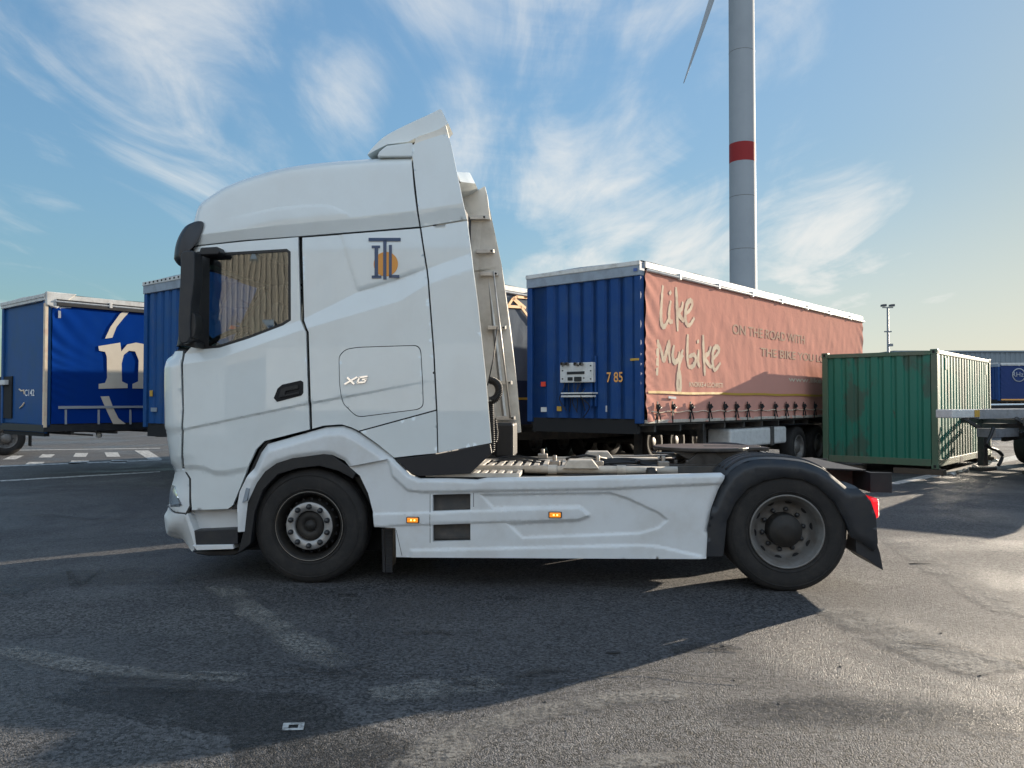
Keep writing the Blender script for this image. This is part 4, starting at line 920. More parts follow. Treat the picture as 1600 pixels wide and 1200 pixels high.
# fifth wheel
fc = T.pix(1093, 700, y=1.25); 
pl = []
for a in np.linspace(-150, 150, 40): pl.append((fc.x + .02 + -.47 * math.cos(R(a)), 1.25 + .46 * math.sin(R(a))))
pl = pl[::-1] + [(fc.x + .62, 1.25 - .22), (fc.x + .60, 1.25 - .06), (fc.x + .05, 1.25 - .05), (fc.x + .05, 1.25 + .05), (fc.x + .60, 1.25 + .06), (fc.x + .62, 1.25 + .22)][::-1 if False else 1]
b = MB(); b.prismz([(x, y) for x, y in pl], 1.10, 1.135); fwp = b.build('fifth_wheel_plate', GREASE, truck, bevel=.008)
b = MB(); b.prism([(fc.x - .3, 1.10), (fc.x - .15, 1.02), (fc.x + .25, 1.0), (fc.x + .4, 1.10)], .9, 1.6)
for y0 in (.85, 1.60):
    b.prism([(fc.x - .22, .97), (fc.x - .08, 1.09), (fc.x + .08, 1.09), (fc.x + .22, .97)], y0, y0 + .06); b.bx(fc.x - .35, fc.x + .4, y0 - .03, y0 + .1, .965, .985)
for k in range(6): b.lathe([(.02, 0), (.02, .04), (0, .04)], (fc.x - .28 + .11 * k, .87, .985), 8, 'z')
b.tube([(fc.x - .42, .9, 1.05), (fc.x - .3, .95, 1.06), (fc.x, 1.0, 1.05)], .015, 6); b.tube([(fc.x - .3, .8, 1.09), (fc.x - .46, .8, 1.09), (fc.x - .5, .85, 1.09)], .012, 6)
b.build('fifth_wheel_mount', GREASE, truck, bevel=.004)
b = MB()
for y0 in (.95, 1.05): b.lathe([(.02, -.02), (.02, .05), (.012, .055)], (fc.x - .62, y0, .99), 12, 'y')
b.build('coupling_socket', GREASE, truck)

# rear wings
RW_O = TP(0, [(1103.5, 869), (1106, 825), (1114, 790), (1126, 762), (1140, 740), (1158, 726), (1180, 719), (1215, 718), (1255, 722), (1280, 730), (1300, 741), (1328, 764), (1344, 764), (1360, 783), (1368, 806), (1371, 848)])
RW_I = TP(0, [(1366, 862), (1352, 850), (1331, 840), (1322, 815), (1305, 785), (1280, 761), (1255, 749), (1225, 746), (1195, 751), (1170, 763), (1150, 785), (1136, 815), (1131, 869)])
RW = RW_O + RW_I
def rw_y(Q):
    Q = np.asarray(Q, float); d, _ = seg_dist(Q, RW_O[2:13]); d2, _ = seg_dist(Q, RW_I)
    return -.01 + .06 * (1 - np.clip(d / .06, 0, 1)) ** 1.5 + .025 * (1 - np.clip(d2 / .02, 0, 1))
rwo = panel('rear_wing', RW, rw_y, DARKPL, truck, lines=[(RW_O[1:14], (0.012, .024, .036, .05, .06))], spacing=.04, flange=.05, mirror=CW)
b = MB()
top = cat(RW_O[2:13], 3); 
for s in (0, 1):
    y = (lambda v: v) if s == 0 else (lambda v: CW - v)
    b = MB(); n_ = len(top); cen_ = np.array([WB, .5]); inn_ = np.array([p + (cen_ - p) / np.linalg.norm(cen_ - p) * .02 for p in top])
    ys_ = [.05, .12, .35, .60, .67]; lift = [0, .012, .022, .012, -.004]
    for (ya, la), (yb_, lb) in zip(list(zip(ys_, lift))[:-1], list(zip(ys_, lift))[1:]):
        va = [(p[0], y(ya), p[1] + la) for p in top]; vb = [(p[0], y(yb_), p[1] + lb) for p in top]
        b.add(va + vb, [(i, i + 1, i + 1 + n_, i + n_) for i in range(n_ - 1)], True)
    for yy in (.18, .33, .48):
        b.tube([(p[0], y(yy), p[1] + .016) for p in top[6:-6]], .014, 6)
    b.prism([tuple(p) for p in inn_] + [tuple(p) for p in inn_[::-1] * 1.0 - (inn_[::-1] - cen_) * .02], y(.64), y(.67))
    b.build('wing_top', DARKPL, truck)
b = MB()
for s in (0, 1):
    y = (lambda v: v) if s == 0 else (lambda v: CW - v)
    b = MB(); b.prism(TP(.1, [(1333, 838), (1366, 846), (1371, 862), (1376, 889), (1368, 884), (1352, 872), (1334, 862)]), y(.04), y(.62)); b.build('rear_mudflap', DARKPL, truck, bevel=.004)
b = MB(); pr = T.pix(1366, 794, y=.06)
for s in (0, 1):
    y = (lambda v: v) if s == 0 else (lambda v: CW - v)
    b = MB(); b.bx(pr.x - .035, pr.x + .035, y(.03), y(.40), pr.z - .085, pr.z + .085); b.build('tail_light', REDL, truck, bevel=.03, seg=4)

# ------------------------------------------------------------------ trailers
AZ = R(51)                                  # trailers stand in a row, their sides running at 51 degrees
def corr_x(y0, y1, z0, z1, pitch, depth, x=0.0, slope=.25, start=0.0):
    """corrugated sheet in the plane x=const, ribs upright, towards -x"""
    m = MB(); prof = []; yy = y0 + start
    prof.append((y0, 0))
    while yy < y1 - pitch:
        prof += [(yy + pitch * .08, 0), (yy + pitch * (.08 + slope * .4), depth), (yy + pitch * (.58 - slope * .4 + .2), depth), (yy + pitch * .88, 0)]; yy += pitch
    prof.append((y1, 0)); n = len(prof)
    vs = [(x - d, y, z0) for y, d in prof] + [(x - d, y, z1) for y, d in prof]
    m.add(vs, [(i, i + 1, i + 1 + n, i + n) for i in range(n - 1)]); return m
def corr_y(x0, x1, z0, z1, pitch, depth, y=0.0):
    m = corr_x(x0, x1, z0, z1, pitch, depth); m.v = [(v[1], y + v[0], v[2]) for v in m.v]; return m
def small_wheel(par, x, y, r, s, tm=None, rm=None, detail=True):
    wf = empty('wheel', parent=par, loc=(x, y, r))
    b = MB(); rr = r * .58
    b.lathe([(a, t * s) for a, t in [(rr, .03), (rr + .01, .01), (rr + .09, 0), (r - .02, .02), (r, .06), (r, .26), (r - .02, .30), (rr, .3)]], (0, 0, 0), 40); b.build('tyre', tm or RUB, wf)
    b = MB(); b.lathe([(a, t * s) for a, t in [(rr, .05), (rr + .004, .01), (rr - .006, .0), (rr - .03, .04), (rr - .05, .12), (.15, .13), (.14, .05), (.12, .03), (0, .03)]], (0, 0, 0), 36); b.build('rim', rm or RIMG, wf)
    if detail:
        b = MB(); [b.lathe([(0, .095 * s), (.014, .095 * s), (.016, .13 * s)], (.19 * math.cos(k * PI / 5), 0, .19 * math.sin(k * PI / 5)), 8) for k in range(10)]; b.build('wheel_nut_ring', NUT, wf)
    return wf
def curtain_mat(name, col, dirt, rough=.42, coat=.2, bump=.5, tr=0.0):
    m = bpy.data.materials.new(name); m.use_nodes = True; t = m.node_tree; p = t.nodes['Principled BSDF']
    v = N(t, 'ShaderNodeTexCoord').outputs['Object']
    mx = N(t, 'ShaderNodeMix', data_type='RGBA'); mx.inputs[6].default_value = (*col, 1); mx.inputs[7].default_value = (*dirt, 1)
    t.links.new(M(t, 'MULTIPLY', RAMP(t, noise(t, v, 1.3, 8, .7), .4, .75), .55), mx.inputs[0]); t.links.new(mx.outputs[2], p.inputs['Base Color'])
    p.inputs['Roughness'].default_value = .9; p.inputs['Specular IOR Level'].default_value = .0; p.inputs['Coat Weight'].default_value = 0; p.inputs['Coat Roughness'].default_value = .4
    h = M(t, 'ADD', noise(t, v, 2.6, 4, .5, .3), M(t, 'MULTIPLY', noise(t, v, 7, 3, .5, .2, (1, 1, .5)), .3))
    b = N(t, 'ShaderNodeBump', ins={'Strength': bump, 'Distance': .02}); t.links.new(h, b.inputs['Height']); t.links.new(b.outputs[0], p.inputs['Normal'])
    return m
BLUEP = mat('blue_corrugated_paint', (.005, .046, .18), .55, coat=.06, spec=.25, dirt=(.03, .075, .17), var=.5, vscale=2.5, coatr=.2)
BLUEP2 = mat('blue_panel_paint', (.005, .065, .22), .5, coat=.08, spec=.25, dirt=(.03, .08, .16), var=.5, vscale=2.0, coatr=.08)
GREYB = mat('grey_blue_band', (.26, .31, .37), .5, dirt=(.16, .18, .2), var=.6, vscale=5)
RAILW = mat('roof_rail_white', (.60, .60, .58), .45, dirt=(.32, .3, .27), var=.6, vscale=7)
CUR_RED = curtain_mat('faded_red_curtain', (.60, .30, .24), (.54, .29, .23), .5, .1, .65)
CUR_BLUE = curtain_mat('blue_curtain', (.004, .036, .22), (.007, .04, .18), .4, .15, .12)
CUR_NAVY = curtain_mat('navy_curtain', (.035, .045, .085), (.02, .025, .05), .4, .3, .5)
CUR_GREY = curtain_mat('grey_blue_curtain', (.16, .19, .23), (.11, .12, .15), .4, .35, .7)
YEL = mat('yellow_tape', (.50, .30, .04), .6); ORA = mat('orange_print', (.75, .36, .09), .5); CRM = mat('cream_print', (.62, .56, .46), .5, dirt=(.5, .44, .35), var=.4, vscale=3)
FADE = mat('faded_print', (.50, .36, .275), .9, spec=0); PALE = mat('pale_print', (.70, .60, .46), .9, spec=0, dirt=(.62, .42, .32), var=.8, vscale=6); WHT = mat('white_print', (.8, .8, .8), .5)
REDT = mat('red_mark', (.7, .05, .02), .5); PANELW = mat('white_panel', (.62, .63, .62), .45, dirt=(.4, .4, .38), var=.5, vscale=9); GREYP = mat('grey_print', (.33, .35, .38), .5)
def wav(x, z, amp):
    return amp * (math.sin(x * 2.1 + 1.3 * math.sin(z * 2)) * .5 + .35 * math.sin(x * 7.3 + z * 5.1) + .25 * math.sin(z * 11 + x * 3.3 + math.sin(x * 4)) + .3 * math.sin(x * 17 + 2 * math.sin(z * 3)))
def curtain_mesh(L, z0, z1, amp, x0=.08, foot=0.0, nx=300, nz=46, y=0.0):
    m = MB(); vs = []
    for j in range(nz + 1):
        for i in range(nx + 1):
            x = x0 + (L - x0 - .05) * i / nx; tz = j / nz; z = z0 + (z1 - z0) * tz
            a = wav(x, z, amp) * min(1, 4 * (1 - tz)); e = math.exp(-(x - x0) / .35) + math.exp(-(L - x) / .3)
            a += e * (.013 * math.sin(z * 26 + 5 * math.sin(z * 3) + x * 14) + .016)
            if foot: a += foot * math.exp(-tz * 14) * (.6 + .5 * math.sin(x * 9.1)); z += foot * .5 * math.exp(-tz * 20) * math.sin(x * 4.6)
            vs.append((x, y - .012 - a, z))
    m.add(vs, [(j * (nx + 1) + i, j * (nx + 1) + i + 1, (j + 1) * (nx + 1) + i + 1, (j + 1) * (nx + 1) + i) for j in range(nz) for i in range(nx)], True)
    return m
def trailer(fr, name, label, cat_, group, L=13.6, W=2.5, H=4.0, zb=1.25, front='corr', fm=BLUEP, cm=CUR_RED, band=.26, amp=.012, wheels=(8.4, 9.7, 11.0), wr=.5, legs=3.0, rail=RAILW, bandm=GREYB, foot=.0, tap=True, buckles=0):
    r = tag(empty(name, fr), label, cat_, group)
    zt = H - .02
    if front == 'corr':
        corr_x(.12, W - .12, zb, H - band, .285, .035).build('front_wall', fm, r, recalc=False)
        b = MB(); b.bx(.0, .03, .1, W - .1, zb, H - band + .02); b.build('front_wall_backing', fm, r)
    else:
        b = MB(); b.bx(-.0, .05, .05, W - .05, zb - .2, H - band); b.build('front_wall', fm, r, bevel=.02)
    for y0 in (0, W - .12):
        b = MB(); b.bx(-.05, .08, y0, y0 + .12, zb - .08, H - band); b.build('corner_post', fm, r, bevel=.012)
    b = MB(); b.prismx([(0, H - band), (0, H - .03), (W * .5, H), (W, H - .03), (W, H - band)], -.07, .10); b.build('front_header', bandm, r, bevel=.01)
    b = MB(); b.bx(-.085, -.05, -.01, W + .01, H - .10, H - .02); b.build('header_rail', rail, r, bevel=.012)
    b = MB(); b.bx(.1, L, -.02, .07, H - .13, H - .02); b.tube([(.12, -.045, H - .17), (L, -.045, H - .17)], .028, 8)
    for x in np.arange(1.2, L, 1.55): b.bx(x, x + .06, -.075, 0, H - .215, H - .10)
    b.build('roof_rail', rail, r, bevel=.008)
    b = MB(); b.bx(.1, L, W - .07, W + .02, H - .13, H - .02); b.build('roof_rail', rail, r)
    m = MB(); n = 60; vs = []
    for i in range(n + 1):
        x = .0 + L * i / n
        for j, yy in enumerate(np.linspace(0, W, 7)): vs.append((x, yy, H - .012 + .02 * math.sin(x * 3.9) * (1 if 0 < j < 6 else .3) + .02 * (1 - abs(j - 3) / 3)))
    m.add(vs, [(i * 7 + j, (i + 1) * 7 + j, (i + 1) * 7 + j + 1, i * 7 + j + 1) for i in range(n) for j in range(6)], True); m.build('roof_sheet', rail, r)
    curtain_mesh(L, zb - (.0 if not foot else .06), H - .17, amp, foot=foot).build('curtain', cm, r, recalc=False)
    m = curtain_mesh(L, zb, H - .13, amp, nx=80, nz=14); m.v = [(x, W - y, z) for x, y, z in m.v]; m.build('curtain', cm, r)
    b = MB(); b.bx(L - .05, L, .0, W, zb - .1, H); b.build('rear_doors', fm, r, bevel=.01)
    b = MB(); b.bx(.05, L, .03, W - .03, zb - .12, zb - .0); b.build('load_floor', FRAME, r)
    for y0 in (.62, W - .77):
        b = MB(); b.prism([(.3, zb - .13), (L, zb - .13), (L, zb - .42), (6, zb - .48), (3.2, zb - .42), (2.9, zb - .22), (.3, zb - .2)], y0, y0 + .14); b.build('chassis_beam', FRAME, r)
    b = MB()
    for x in np.arange(.5, L - .1, .9): b.bx(x, x + .06, .06, W - .06, zb - .24, zb - .12)
    b.build('cross_bearer', FRAME, r)
    b = MB(); b.bx(-.0, .10, .1, W - .1, zb - .26, zb - .0); b.build('front_bumper_beam', DARK, r)
    if legs:
        for y0 in (.42, W - .58):
            b = MB(); b.bx(legs, legs + .14, y0, y0 + .14, .35, zb - .13); b.bx(legs + .02, legs + .12, y0 + .02, y0 + .12, .06, .4); b.bx(legs - .08, legs + .22, y0 - .06, y0 + .2, .0, .06); b.build('landing_leg', FRAME, r, bevel=.008)
    for x in wheels:
        small_wheel(r, x, .04, wr, 1); small_wheel(r, x, W - .04, wr, -1)
    if wheels:
        b = MB(); [b.tube([(x, .2, wr), (x, W - .2, wr)], .07, 8) for x in wheels]; b.build('axle', FRAME, r)
        b = MB(); b.bx(wheels[0] - .65, wheels[-1] + .65, .02, .45, 2 * wr + .04, 2 * wr + .06); b.build('mudguard', DARKPL, r)
        b = MB(); b.bx(wheels[-1] + .6, wheels[-1] + .63, .04, .45, .28, 2 * wr + .02); b.build('mudflap', RUB, r)
    b = MB(); b.bx(L - .12, L - .02, .1, W - .1, .5, .68); b.build('underrun_bar', FRAME, r)
    for k in range(buckles):
        x = .42 + k * .62 + .1 * math.sin(k * 5)
        b = MB(); b.bx(x - .014, x + .014, -.06, -.045, zb - .08, zb + .30); b.bx(x - .045, x + .045, -.085, -.05, zb + .17, zb + .25); b.tube([(x, -.09, zb + .25), (x + .05, -.10, zb + .20), (x - .05, -.10, zb + .16), (x, -.08, zb + .1)], .016, 6)
        if k % 3 != 1:
            b.tube([(x, -.07, zb + .16), (x + .09, -.07, zb - .03)], .012, 5); b.tube([(x, -.07, zb + .16), (x - .09, -.07, zb - .02)], .012, 5)
        b.build('tension_strap', BLACKPL, r)
    return r
def sidetext(par, s, x, z, size, mt, nm, y=-.034, bold=.0, sx=1.0, shear=0, th=0):
    vs, fs = text_mesh(s, size, bold, sx); m = MB(); m.add([(x + v[0] + shear * v[1], y, z + v[1]) for v in vs], [f[::-1] for f in fs]); return m.build(nm, mt, par, recalc=False)
def fronttext(par, s, y, z, size, mt, nm, x=-.05, bold=.0, sx=1.0):
    vs, fs = text_mesh(s, size, bold, sx); m = MB(); m.add([(x, y - v[0], z + v[1]) for v in vs], fs); return m.build(nm, mt, par, recalc=False)
def brush(par, F, strokes, nm, mt, wd, y=-.0195, zoom=None, wave=.005):
    """brush lettering: each stroke is a ribbon of changing width"""
    m = MB(); 
    for si, st in enumerate(strokes):
        P = []
        for (a, c) in st:
            px, py = zoom(a, c); p = F.pix(px, py, y=0); P.append((p.x, p.z))
        P = cat(P, 6) if len(P) > 2 else resample(P, .04)
        t = np.gradient(P, axis=0); t /= np.linalg.norm(t, axis=1)[:, None] + 1e-9; n_ = np.c_[-t[:, 1], t[:, 0]]; k = len(P)
        wv = np.array([wd * (.55 + .45 * math.sin(PI * (i + .7) / (k + .4))) * (1 + .12 * math.sin(i * 1.9 + si)) for i in range(k)])[:, None] / 2
        n_ = np.c_[n_[:, 0] * .9, n_[:, 1]]
        A, B_ = P + n_ * wv, P - n_ * wv
        vs = [(q[0], y - wav(q[0], q[1], wave), q[1]) for q in np.r_[A, B_]]
        m.add(vs, [(i, i + 1, i + 1 + k, i + k) for i in range(k - 1)])
    return m.build(nm, mt, par, recalc=False)

# trailer with the faded red curtain
F1_ = Frame(2.21, 13.60, R(49.2))
t1 = trailer(F1_, 'curtain_trailer', 'trailer with a faded red curtain side lettered like my bike and a blue ribbed front', 'trailer', 'curtain side trailers parked in a row', zb=1.28, foot=.04, amp=.005, buckles=18, band=.27, L=11.7, wheels=(7.1, 8.4, 9.7))
z3 = lambda a, c: (980 + a / 3.75, 400 + c / 3.75)
like = [[(205, 172), (196, 260), (192, 350), (198, 405), (214, 412), (236, 372)], [(250, 262), (240, 330), (243, 380), (262, 384)], [(243, 208), (250, 226)], [(281, 183), (286, 300), (290, 442)], [(322, 268), (312, 310), (292, 332), (318, 372), (330, 380)],
        [(334, 340), (362, 318), (378, 280), (366, 262), (346, 282), (334, 350), (342, 398), (362, 404), (390, 362)]]
mybike = [[(176, 490), (172, 600), (168, 702)], [(174, 494), (196, 560), (208, 612), (226, 560), (240, 505), (240, 570), (246, 628)], [(268, 522), (260, 580), (270, 622), (292, 606), (302, 560)], [(322, 548), (306, 600), (292, 690), (290, 778), (306, 782), (304, 700), (296, 650), (322, 580)],
          [(350, 458), (346, 560), (352, 648)], [(352, 648), (378, 648), (396, 610), (386, 580), (356, 590)], [(414, 548), (410, 620), (420, 654)], [(408, 492), (412, 512)], [(440, 462), (444, 590), (450, 702)], [(486, 528), (474, 570), (450, 592), (476, 640), (492, 650)],
          [(496, 604), (524, 574), (534, 545), (516, 532), (498, 560), (496, 630), (510, 668), (542, 626)]]
brush(t1, F1_, like, 'curtain_lettering', PALE, .105, zoom=z3); brush(t1, F1_, mybike, 'curtain_lettering', PALE, .105, zoom=z3)
def at_side(F, px, py): p = F.pix(px, py, y=0); return p.x, p.z
def fit_text(par, F, s, pa, pb, hpx, mt, nm, bold=.0, y=-.034):
    """text whose baseline starts at photo point pa and whose end is at column pb"""
    x, z = at_side(F, *pa); x2, _ = at_side(F, pb, pa[1]); _, zt = at_side(F, pa[0], pa[1] - hpx)
    size = (zt - z) / .70; vs, fs = text_mesh(s, size, bold); wd = max(v[0] for v in vs)
    m = MB(); m.add([(x + v[0] * (x2 - x) / wd, y, z + v[1]) for v in vs], [f[::-1] for f in fs]); return m.build(nm, mt, par, recalc=False)
fit_text(t1, F1_, 'ON THE ROAD WITH', (1143, 521), 1256, 15, FADE, 'curtain_text', .004, -.0205)
fit_text(t1, F1_, 'THE BIKE YOU LOVE', (1187, 556), 1300, 13, FADE, 'curtain_text', .004, -.0205)
fit_text(t1, F1_, 'KNOKKE-4 LOCHRISTI', (1075.5, 604), 1128, 7.5, PALE, 'curtain_text', .002, -.0205)
fit_text(t1, F1_, 'www.likemybike.be', (1231, 596), 1330, 8, PALE, 'curtain_text', .002, -.0205)
b = MB(); xs = np.linspace(.14, 11.6, 90); zz = [at_side(F1_, 1010, 613)[1]] * 90
vs = [(x, -.040 - wav(x, zz[0], .005), zz[0] - .022 + .006 * math.sin(x * 3)) for x in xs] + [(x, -.040 - wav(x, zz[0], .005), zz[0] + .022 + .006 * math.sin(x * 3)) for x in xs]
b.add(vs, [(i, i + 1, i + 91, i + 90) for i in range(89)]); b.build('curtain_stripe', YEL, t1, recalc=False)
b = MB(); b.prism([(at_side(F1_, x, y)) for x, y in [(1040, 619), (1052, 620), (1052, 623.5), (1040, 622.5)]], -.06, -.05); b.build('maker_plate', GREYB, t1)
b = MB(); b.tube([(x, -.055 - .015 * math.sin(x * 5), 1.28 + .115 + .012 * math.sin(x * 9.7)) for x in np.arange(.2, 11.5, .1)], .010, 5); b.build('strap_cord', PALE, t1)
b = MB(); b.bx(.1, 11.6, -.05, .02, 1.20, 1.26); b.build('side_rave', CREAM, t1, bevel=.008)
zb2 = lambda a, c: (780 + a / 3.53, 380 + c / 3.53)
def fq(a, c, x=-.05): q = F1_.pix(*zb2(a, c), x=x); return q.y, q.z
def fbox(mb, a0, c0, a1, c1, x0, x1):
    y0, z0 = fq(a0, c1, x0); y1, z1 = fq(a1, c0, x0); mb.bx(x0, x1, y0, y1, z0, z1)
b = MB(); fbox(b, 335, 655, 516, 770, -.16, -.035); cp = b.build('coupling_panel', PANELW, t1, bevel=.012)
b = MB(); fbox(b, 372, 706, 468, 724, -.175, -.155); fbox(b, 376, 738, 402, 758, -.18, -.155); fbox(b, 412, 736, 450, 762, -.185, -.155); b.build('coupling_socket', BLACKPL, cp, bevel=.006)
b = MB(); [fbox(b, a, c, a + 7, c + 7, -.168, -.158) for a, c in [(345, 672), (345, 700), (345, 745), (500, 672), (500, 700), (500, 745), (420, 670), (432, 672), (462, 740)]]; b.build('panel_bolts', BLACKPL, cp)
b = MB(); [b.lathe([(.03, -.05), (.035, 0), (.02, .03)], (-.19, fq(a, 668)[0], fq(a, 668)[1]), 10, 'x') for a in (378, 402, 450, 480)]; b.build('gladhand', STEEL, cp)
b = MB(); fbox(b, 340, 822, 512, 832, -.22, -.035); fbox(b, 340, 838, 512, 850, -.20, -.035); b.build('panel_shelf', PANELW, cp, bevel=.005)
b = MB(); fbox(b, 346, 770, 356, 900, -.10, -.035); fbox(b, 502, 770, 512, 900, -.10, -.035); fbox(b, 526, 620, 534, 900, -.08, -.04); b.build('panel_stand', BLUEP, cp)
b = MB()
for k, (a, c) in enumerate([(380, 765), (400, 770), (430, 765), (450, 775), (470, 765), (490, 800)]):
    y0, z0 = fq(a, c); b.tube(cat([(-.14, y0, z0), (-.20, y0 - .05 * math.sin(k), z0 - .15), (-.15, y0 + .12 * math.cos(k * 2), z0 - .32), (-.1, y0 + .1 * math.sin(k * 3), z0 - .52)], 5).tolist(), .009, 5)
b.build('air_hose', BLACKPL, cp)
y0, z0 = fq(590, 766); y1, _ = fq(680, 766); vs, fs = text_mesh('7 85', .245, .003); wd = max(v[0] for v in vs)
m = MB(); m.add([(-.046, y0 + v[0] * (y1 - y0) / wd, z0 + v[1]) for v in vs], fs); m.build('fleet_number', ORA, t1, recalc=False)
b = MB(); fbox(b, 722, 634, 771, 648, -.054, -.04); b.build('yellow_tape', YEL, t1)
b = MB(); fbox(b, 230, 764, 255, 790, -.042, -.034); b.build('red_mark', REDT, t1)
for a_ in ((230, 905, 292, 930), (566, 896, 592, 930)):
    b = MB(); fbox(b, *a_, -.02, .0); b.build('floor_opening_plate', PANELW, t1)
b = MB(); fbox(b, 318, 900, 341, 926, -.06, -.02); b.build('yellow_tag', YEL, t1)
b = MB(); fbox(b, 740, 136, 760, 156, -.088, -.086); b.build('header_badge', mat('badge_blue', (.05, .1, .3), .4), t1)
for x in (.55, 1.5):
    pass
b = MB(); q0, q1 = F1_.pix(1140, 671, y=.05), F1_.pix(1228, 692, y=.05); b.bx(q0.x, q1.x, .03, .55, q1.z, q0.z); b.build('side_tank', PANELW, t1, bevel=.05, seg=3)
b = MB(); b.bx(q0.x + (q1.x - q0.x) * .68, q0.x + (q1.x - q0.x) * .74, .01, .03, q1.z - .02, q0.z + .02); b.build('tank_strap', FRAME, t1)

# grey trailer behind the cab fairing
F2_ = Frame(-1.45, 14.82, AZ)
t2 = trailer(F2_, 'curtain_trailer', 'trailer with a grey and navy curtain side half hidden behind the white cab', 'trailer', 'curtain side trailers parked in a row', zb=1.15, cm=CUR_GREY, amp=.007, legs=2.2)
b = MB(); b.bx(.1, 13.5, -.075, -.045, 1.10, 2.02); b.build('lower_curtain', CUR_NAVY, t2)
b = MB(); b.bx(.1, 13.5, -.083, -.077, 1.50 + .12, 1.545 + .12); b.build('curtain_stripe', YEL, t2)
b = MB()
for P in ([(791, 479), (798, 468), (805, 464), (830, 466), (850, 468)], [(791, 479), (812, 480), (800, 468)], [(812, 480), (830, 505)], [(800, 466), (818, 481)]):
    Q = [at_side(F2_, *q) for q in P]
    for a, c in zip(Q[:-1], Q[1:]):
        a, c = np.array(a), np.array(c); d = (c - a) / np.linalg.norm(c - a); n_ = np.array([-d[1], d[0]]) * .028; b.prism([tuple(a + n_ - d * .02), tuple(c + n_ + d * .02), tuple(c - n_ + d * .02), tuple(a - n_ - d * .02)], -.05, -.035)
b.build('curtain_emblem', ORA, t2)
# blue ribbed trailer left of the cab
F3_ = Frame(-5.40, 14.50, AZ)
t3 = trailer(F3_, 'curtain_trailer', 'trailer with a blue ribbed front wall seen between the navy n trailer and the cab', 'trailer', 'curtain side trailers parked in a row', W=2.55, zb=1.15, cm=CUR_BLUE, fm=mat('mid_blue_paint', (.005, .065, .22), .55, coat=.06, spec=.25, dirt=(.03, .08, .18), var=.6, vscale=2.5), amp=.01, legs=3.1)
b = MB(); [b.bx(-.09, -.086, y, y + .05, 3.93, 3.965) for y in np.arange(.15, 2.5, .16)]; b.build('header_slots', DARK, t3)
q = F3_.pix(258, 605, x=-.1); 
b = MB(); b.bx(-.12, -.05, q.y - .12, q.y + .0, q.z - .02, q.z + .1); b.build('coupling_panel', PANELW, t3, bevel=.01)
q = F3_.pix(236, 613, x=-.05); b = MB(); b.bx(-.06, -.05, q.y - .07, q.y + .04, q.z - .08, q.z + .04); b.build('yellow_tag', YEL, t3)
q = F3_.pix(239, 640, x=-.05); b = MB(); b.bx(-.06, -.05, q.y - .16, q.y + .07, q.z - .04, q.z + .04); b.build('grey_plate', GREYB, t3)
b = MB()
for P in ([(355, 452), (376, 455)], [(355, 450), (355, 470)]):
    Q = [at_side(F3_, *q) for q in P]; a, c = np.array(Q[0]), np.array(Q[1]); d = (c - a) / np.linalg.norm(c - a); n_ = np.array([-d[1], d[0]]) * .03; b.prism([tuple(a + n_), tuple(c + n_), tuple(c - n_), tuple(a - n_)], -.05, -.035)
b.build('corner_marking', YEL, t3)

# blue box body with the letter n, at the left edge
F4_ = Frame(-9.54, 16.40, R(50))
t4 = trailer(F4_, 'curtain_trailer', 'royal blue trailer with a large cream letter n on its side, at the left edge', 'trailer', 'curtain side trailers parked in a row', L=7.4, W=2.5, H=3.82, zb=1.12, front='flat', fm=BLUEP2, cm=CUR_BLUE, band=.16, amp=.003, wheels=(), legs=5.0, bandm=RAILW)
b = MB(); b.bx(-.01, 7.3, -.06, -.035, 1.05, 3.6) if False else b.bx(.15, 7.35, -.065, .02, 3.56, 3.70); b.build('curtain_rail', BLACKPL, t4, bevel=.01)
b = MB(); b.prism([(-.05, 3.56), (-.05, 3.84), (.55, 3.84), (.16, 3.50)], -.05, .05); b.build('corner_cap', RAILW, t4, bevel=.02)
b = MB(); b.bx(-.06, -.04, .0, .05, 1.1, 3.6); b.bx(-.055, .0, -.03, .0, 1.05, 3.6); b.build('corner_strip', PALE, t4)
z1_ = lambda a, c: (a / 3.638, 420 + c / 3.638)
def s4(pts): return [at_side(F4_, *z1_(*p)) for p in pts]
b = MB()
NG = [(556, 440), (680, 420), (686, 470), (720, 430), (770, 420), (815, 428), (862, 470), (880, 540), (880, 640), (910, 665), (925, 668), (925, 682), (750, 680), (750, 655), (782, 640), (785, 520), (765, 470), (730, 466), (700, 490), (688, 540), (690, 640), (722, 655), (722, 678), (558, 682), (558, 655), (595, 648), (606, 620), (604, 500), (594, 472), (560, 466)]
b.prism(s4(NG), -.030, -.022)
b.prism(s4([(745, 215), (757, 218), (700, 280), (660, 330), (635, 392), (594, 397), (625, 330), (680, 255)]), -.030, -.022)
b.prism(s4([(568, 725), (616, 724), (640, 790), (670, 850), (712, 882), (640, 882), (610, 820)]), -.030, -.022)
b.build('letter_n', CRM, t4)
b = MB(); b.prism(s4([(328, 210), (402, 211), (402, 224), (343, 224), (343, 280), (328, 280)]), -.030, -.022); b.build('corner_mark', GREYP, t4)
b = MB(); b.prism(s4([(328, 780), (830, 778), (830, 790), (328, 796)]), -.045, -.024)
if 0: b.prism(s4([(328, 210), (402, 211), (402, 224), (343, 224), (343, 280), (328, 280)]), -.030, -.022)
[b.prism(s4([(a, 800), (a + 12, 800), (a + 12, 884), (a, 884)]), -.03, -.022) for a in (365, 552, 732)]
b.build('reflective_strip', GREYP, t4)
q = F4_.pix(*z1_(140, 722), x=-.005); q2 = F4_.pix(*z1_(196, 722), x=-.005); vs, fs = text_mesh('C142', .19, .003); wd = max(v[0] for v in vs)
m = MB(); m.add([(-.008, q.y + v[0] * (q2.y - q.y) / wd, q.z + v[1]) for v in vs], fs); m.build('fleet_number', WHT, t4, recalc=False)
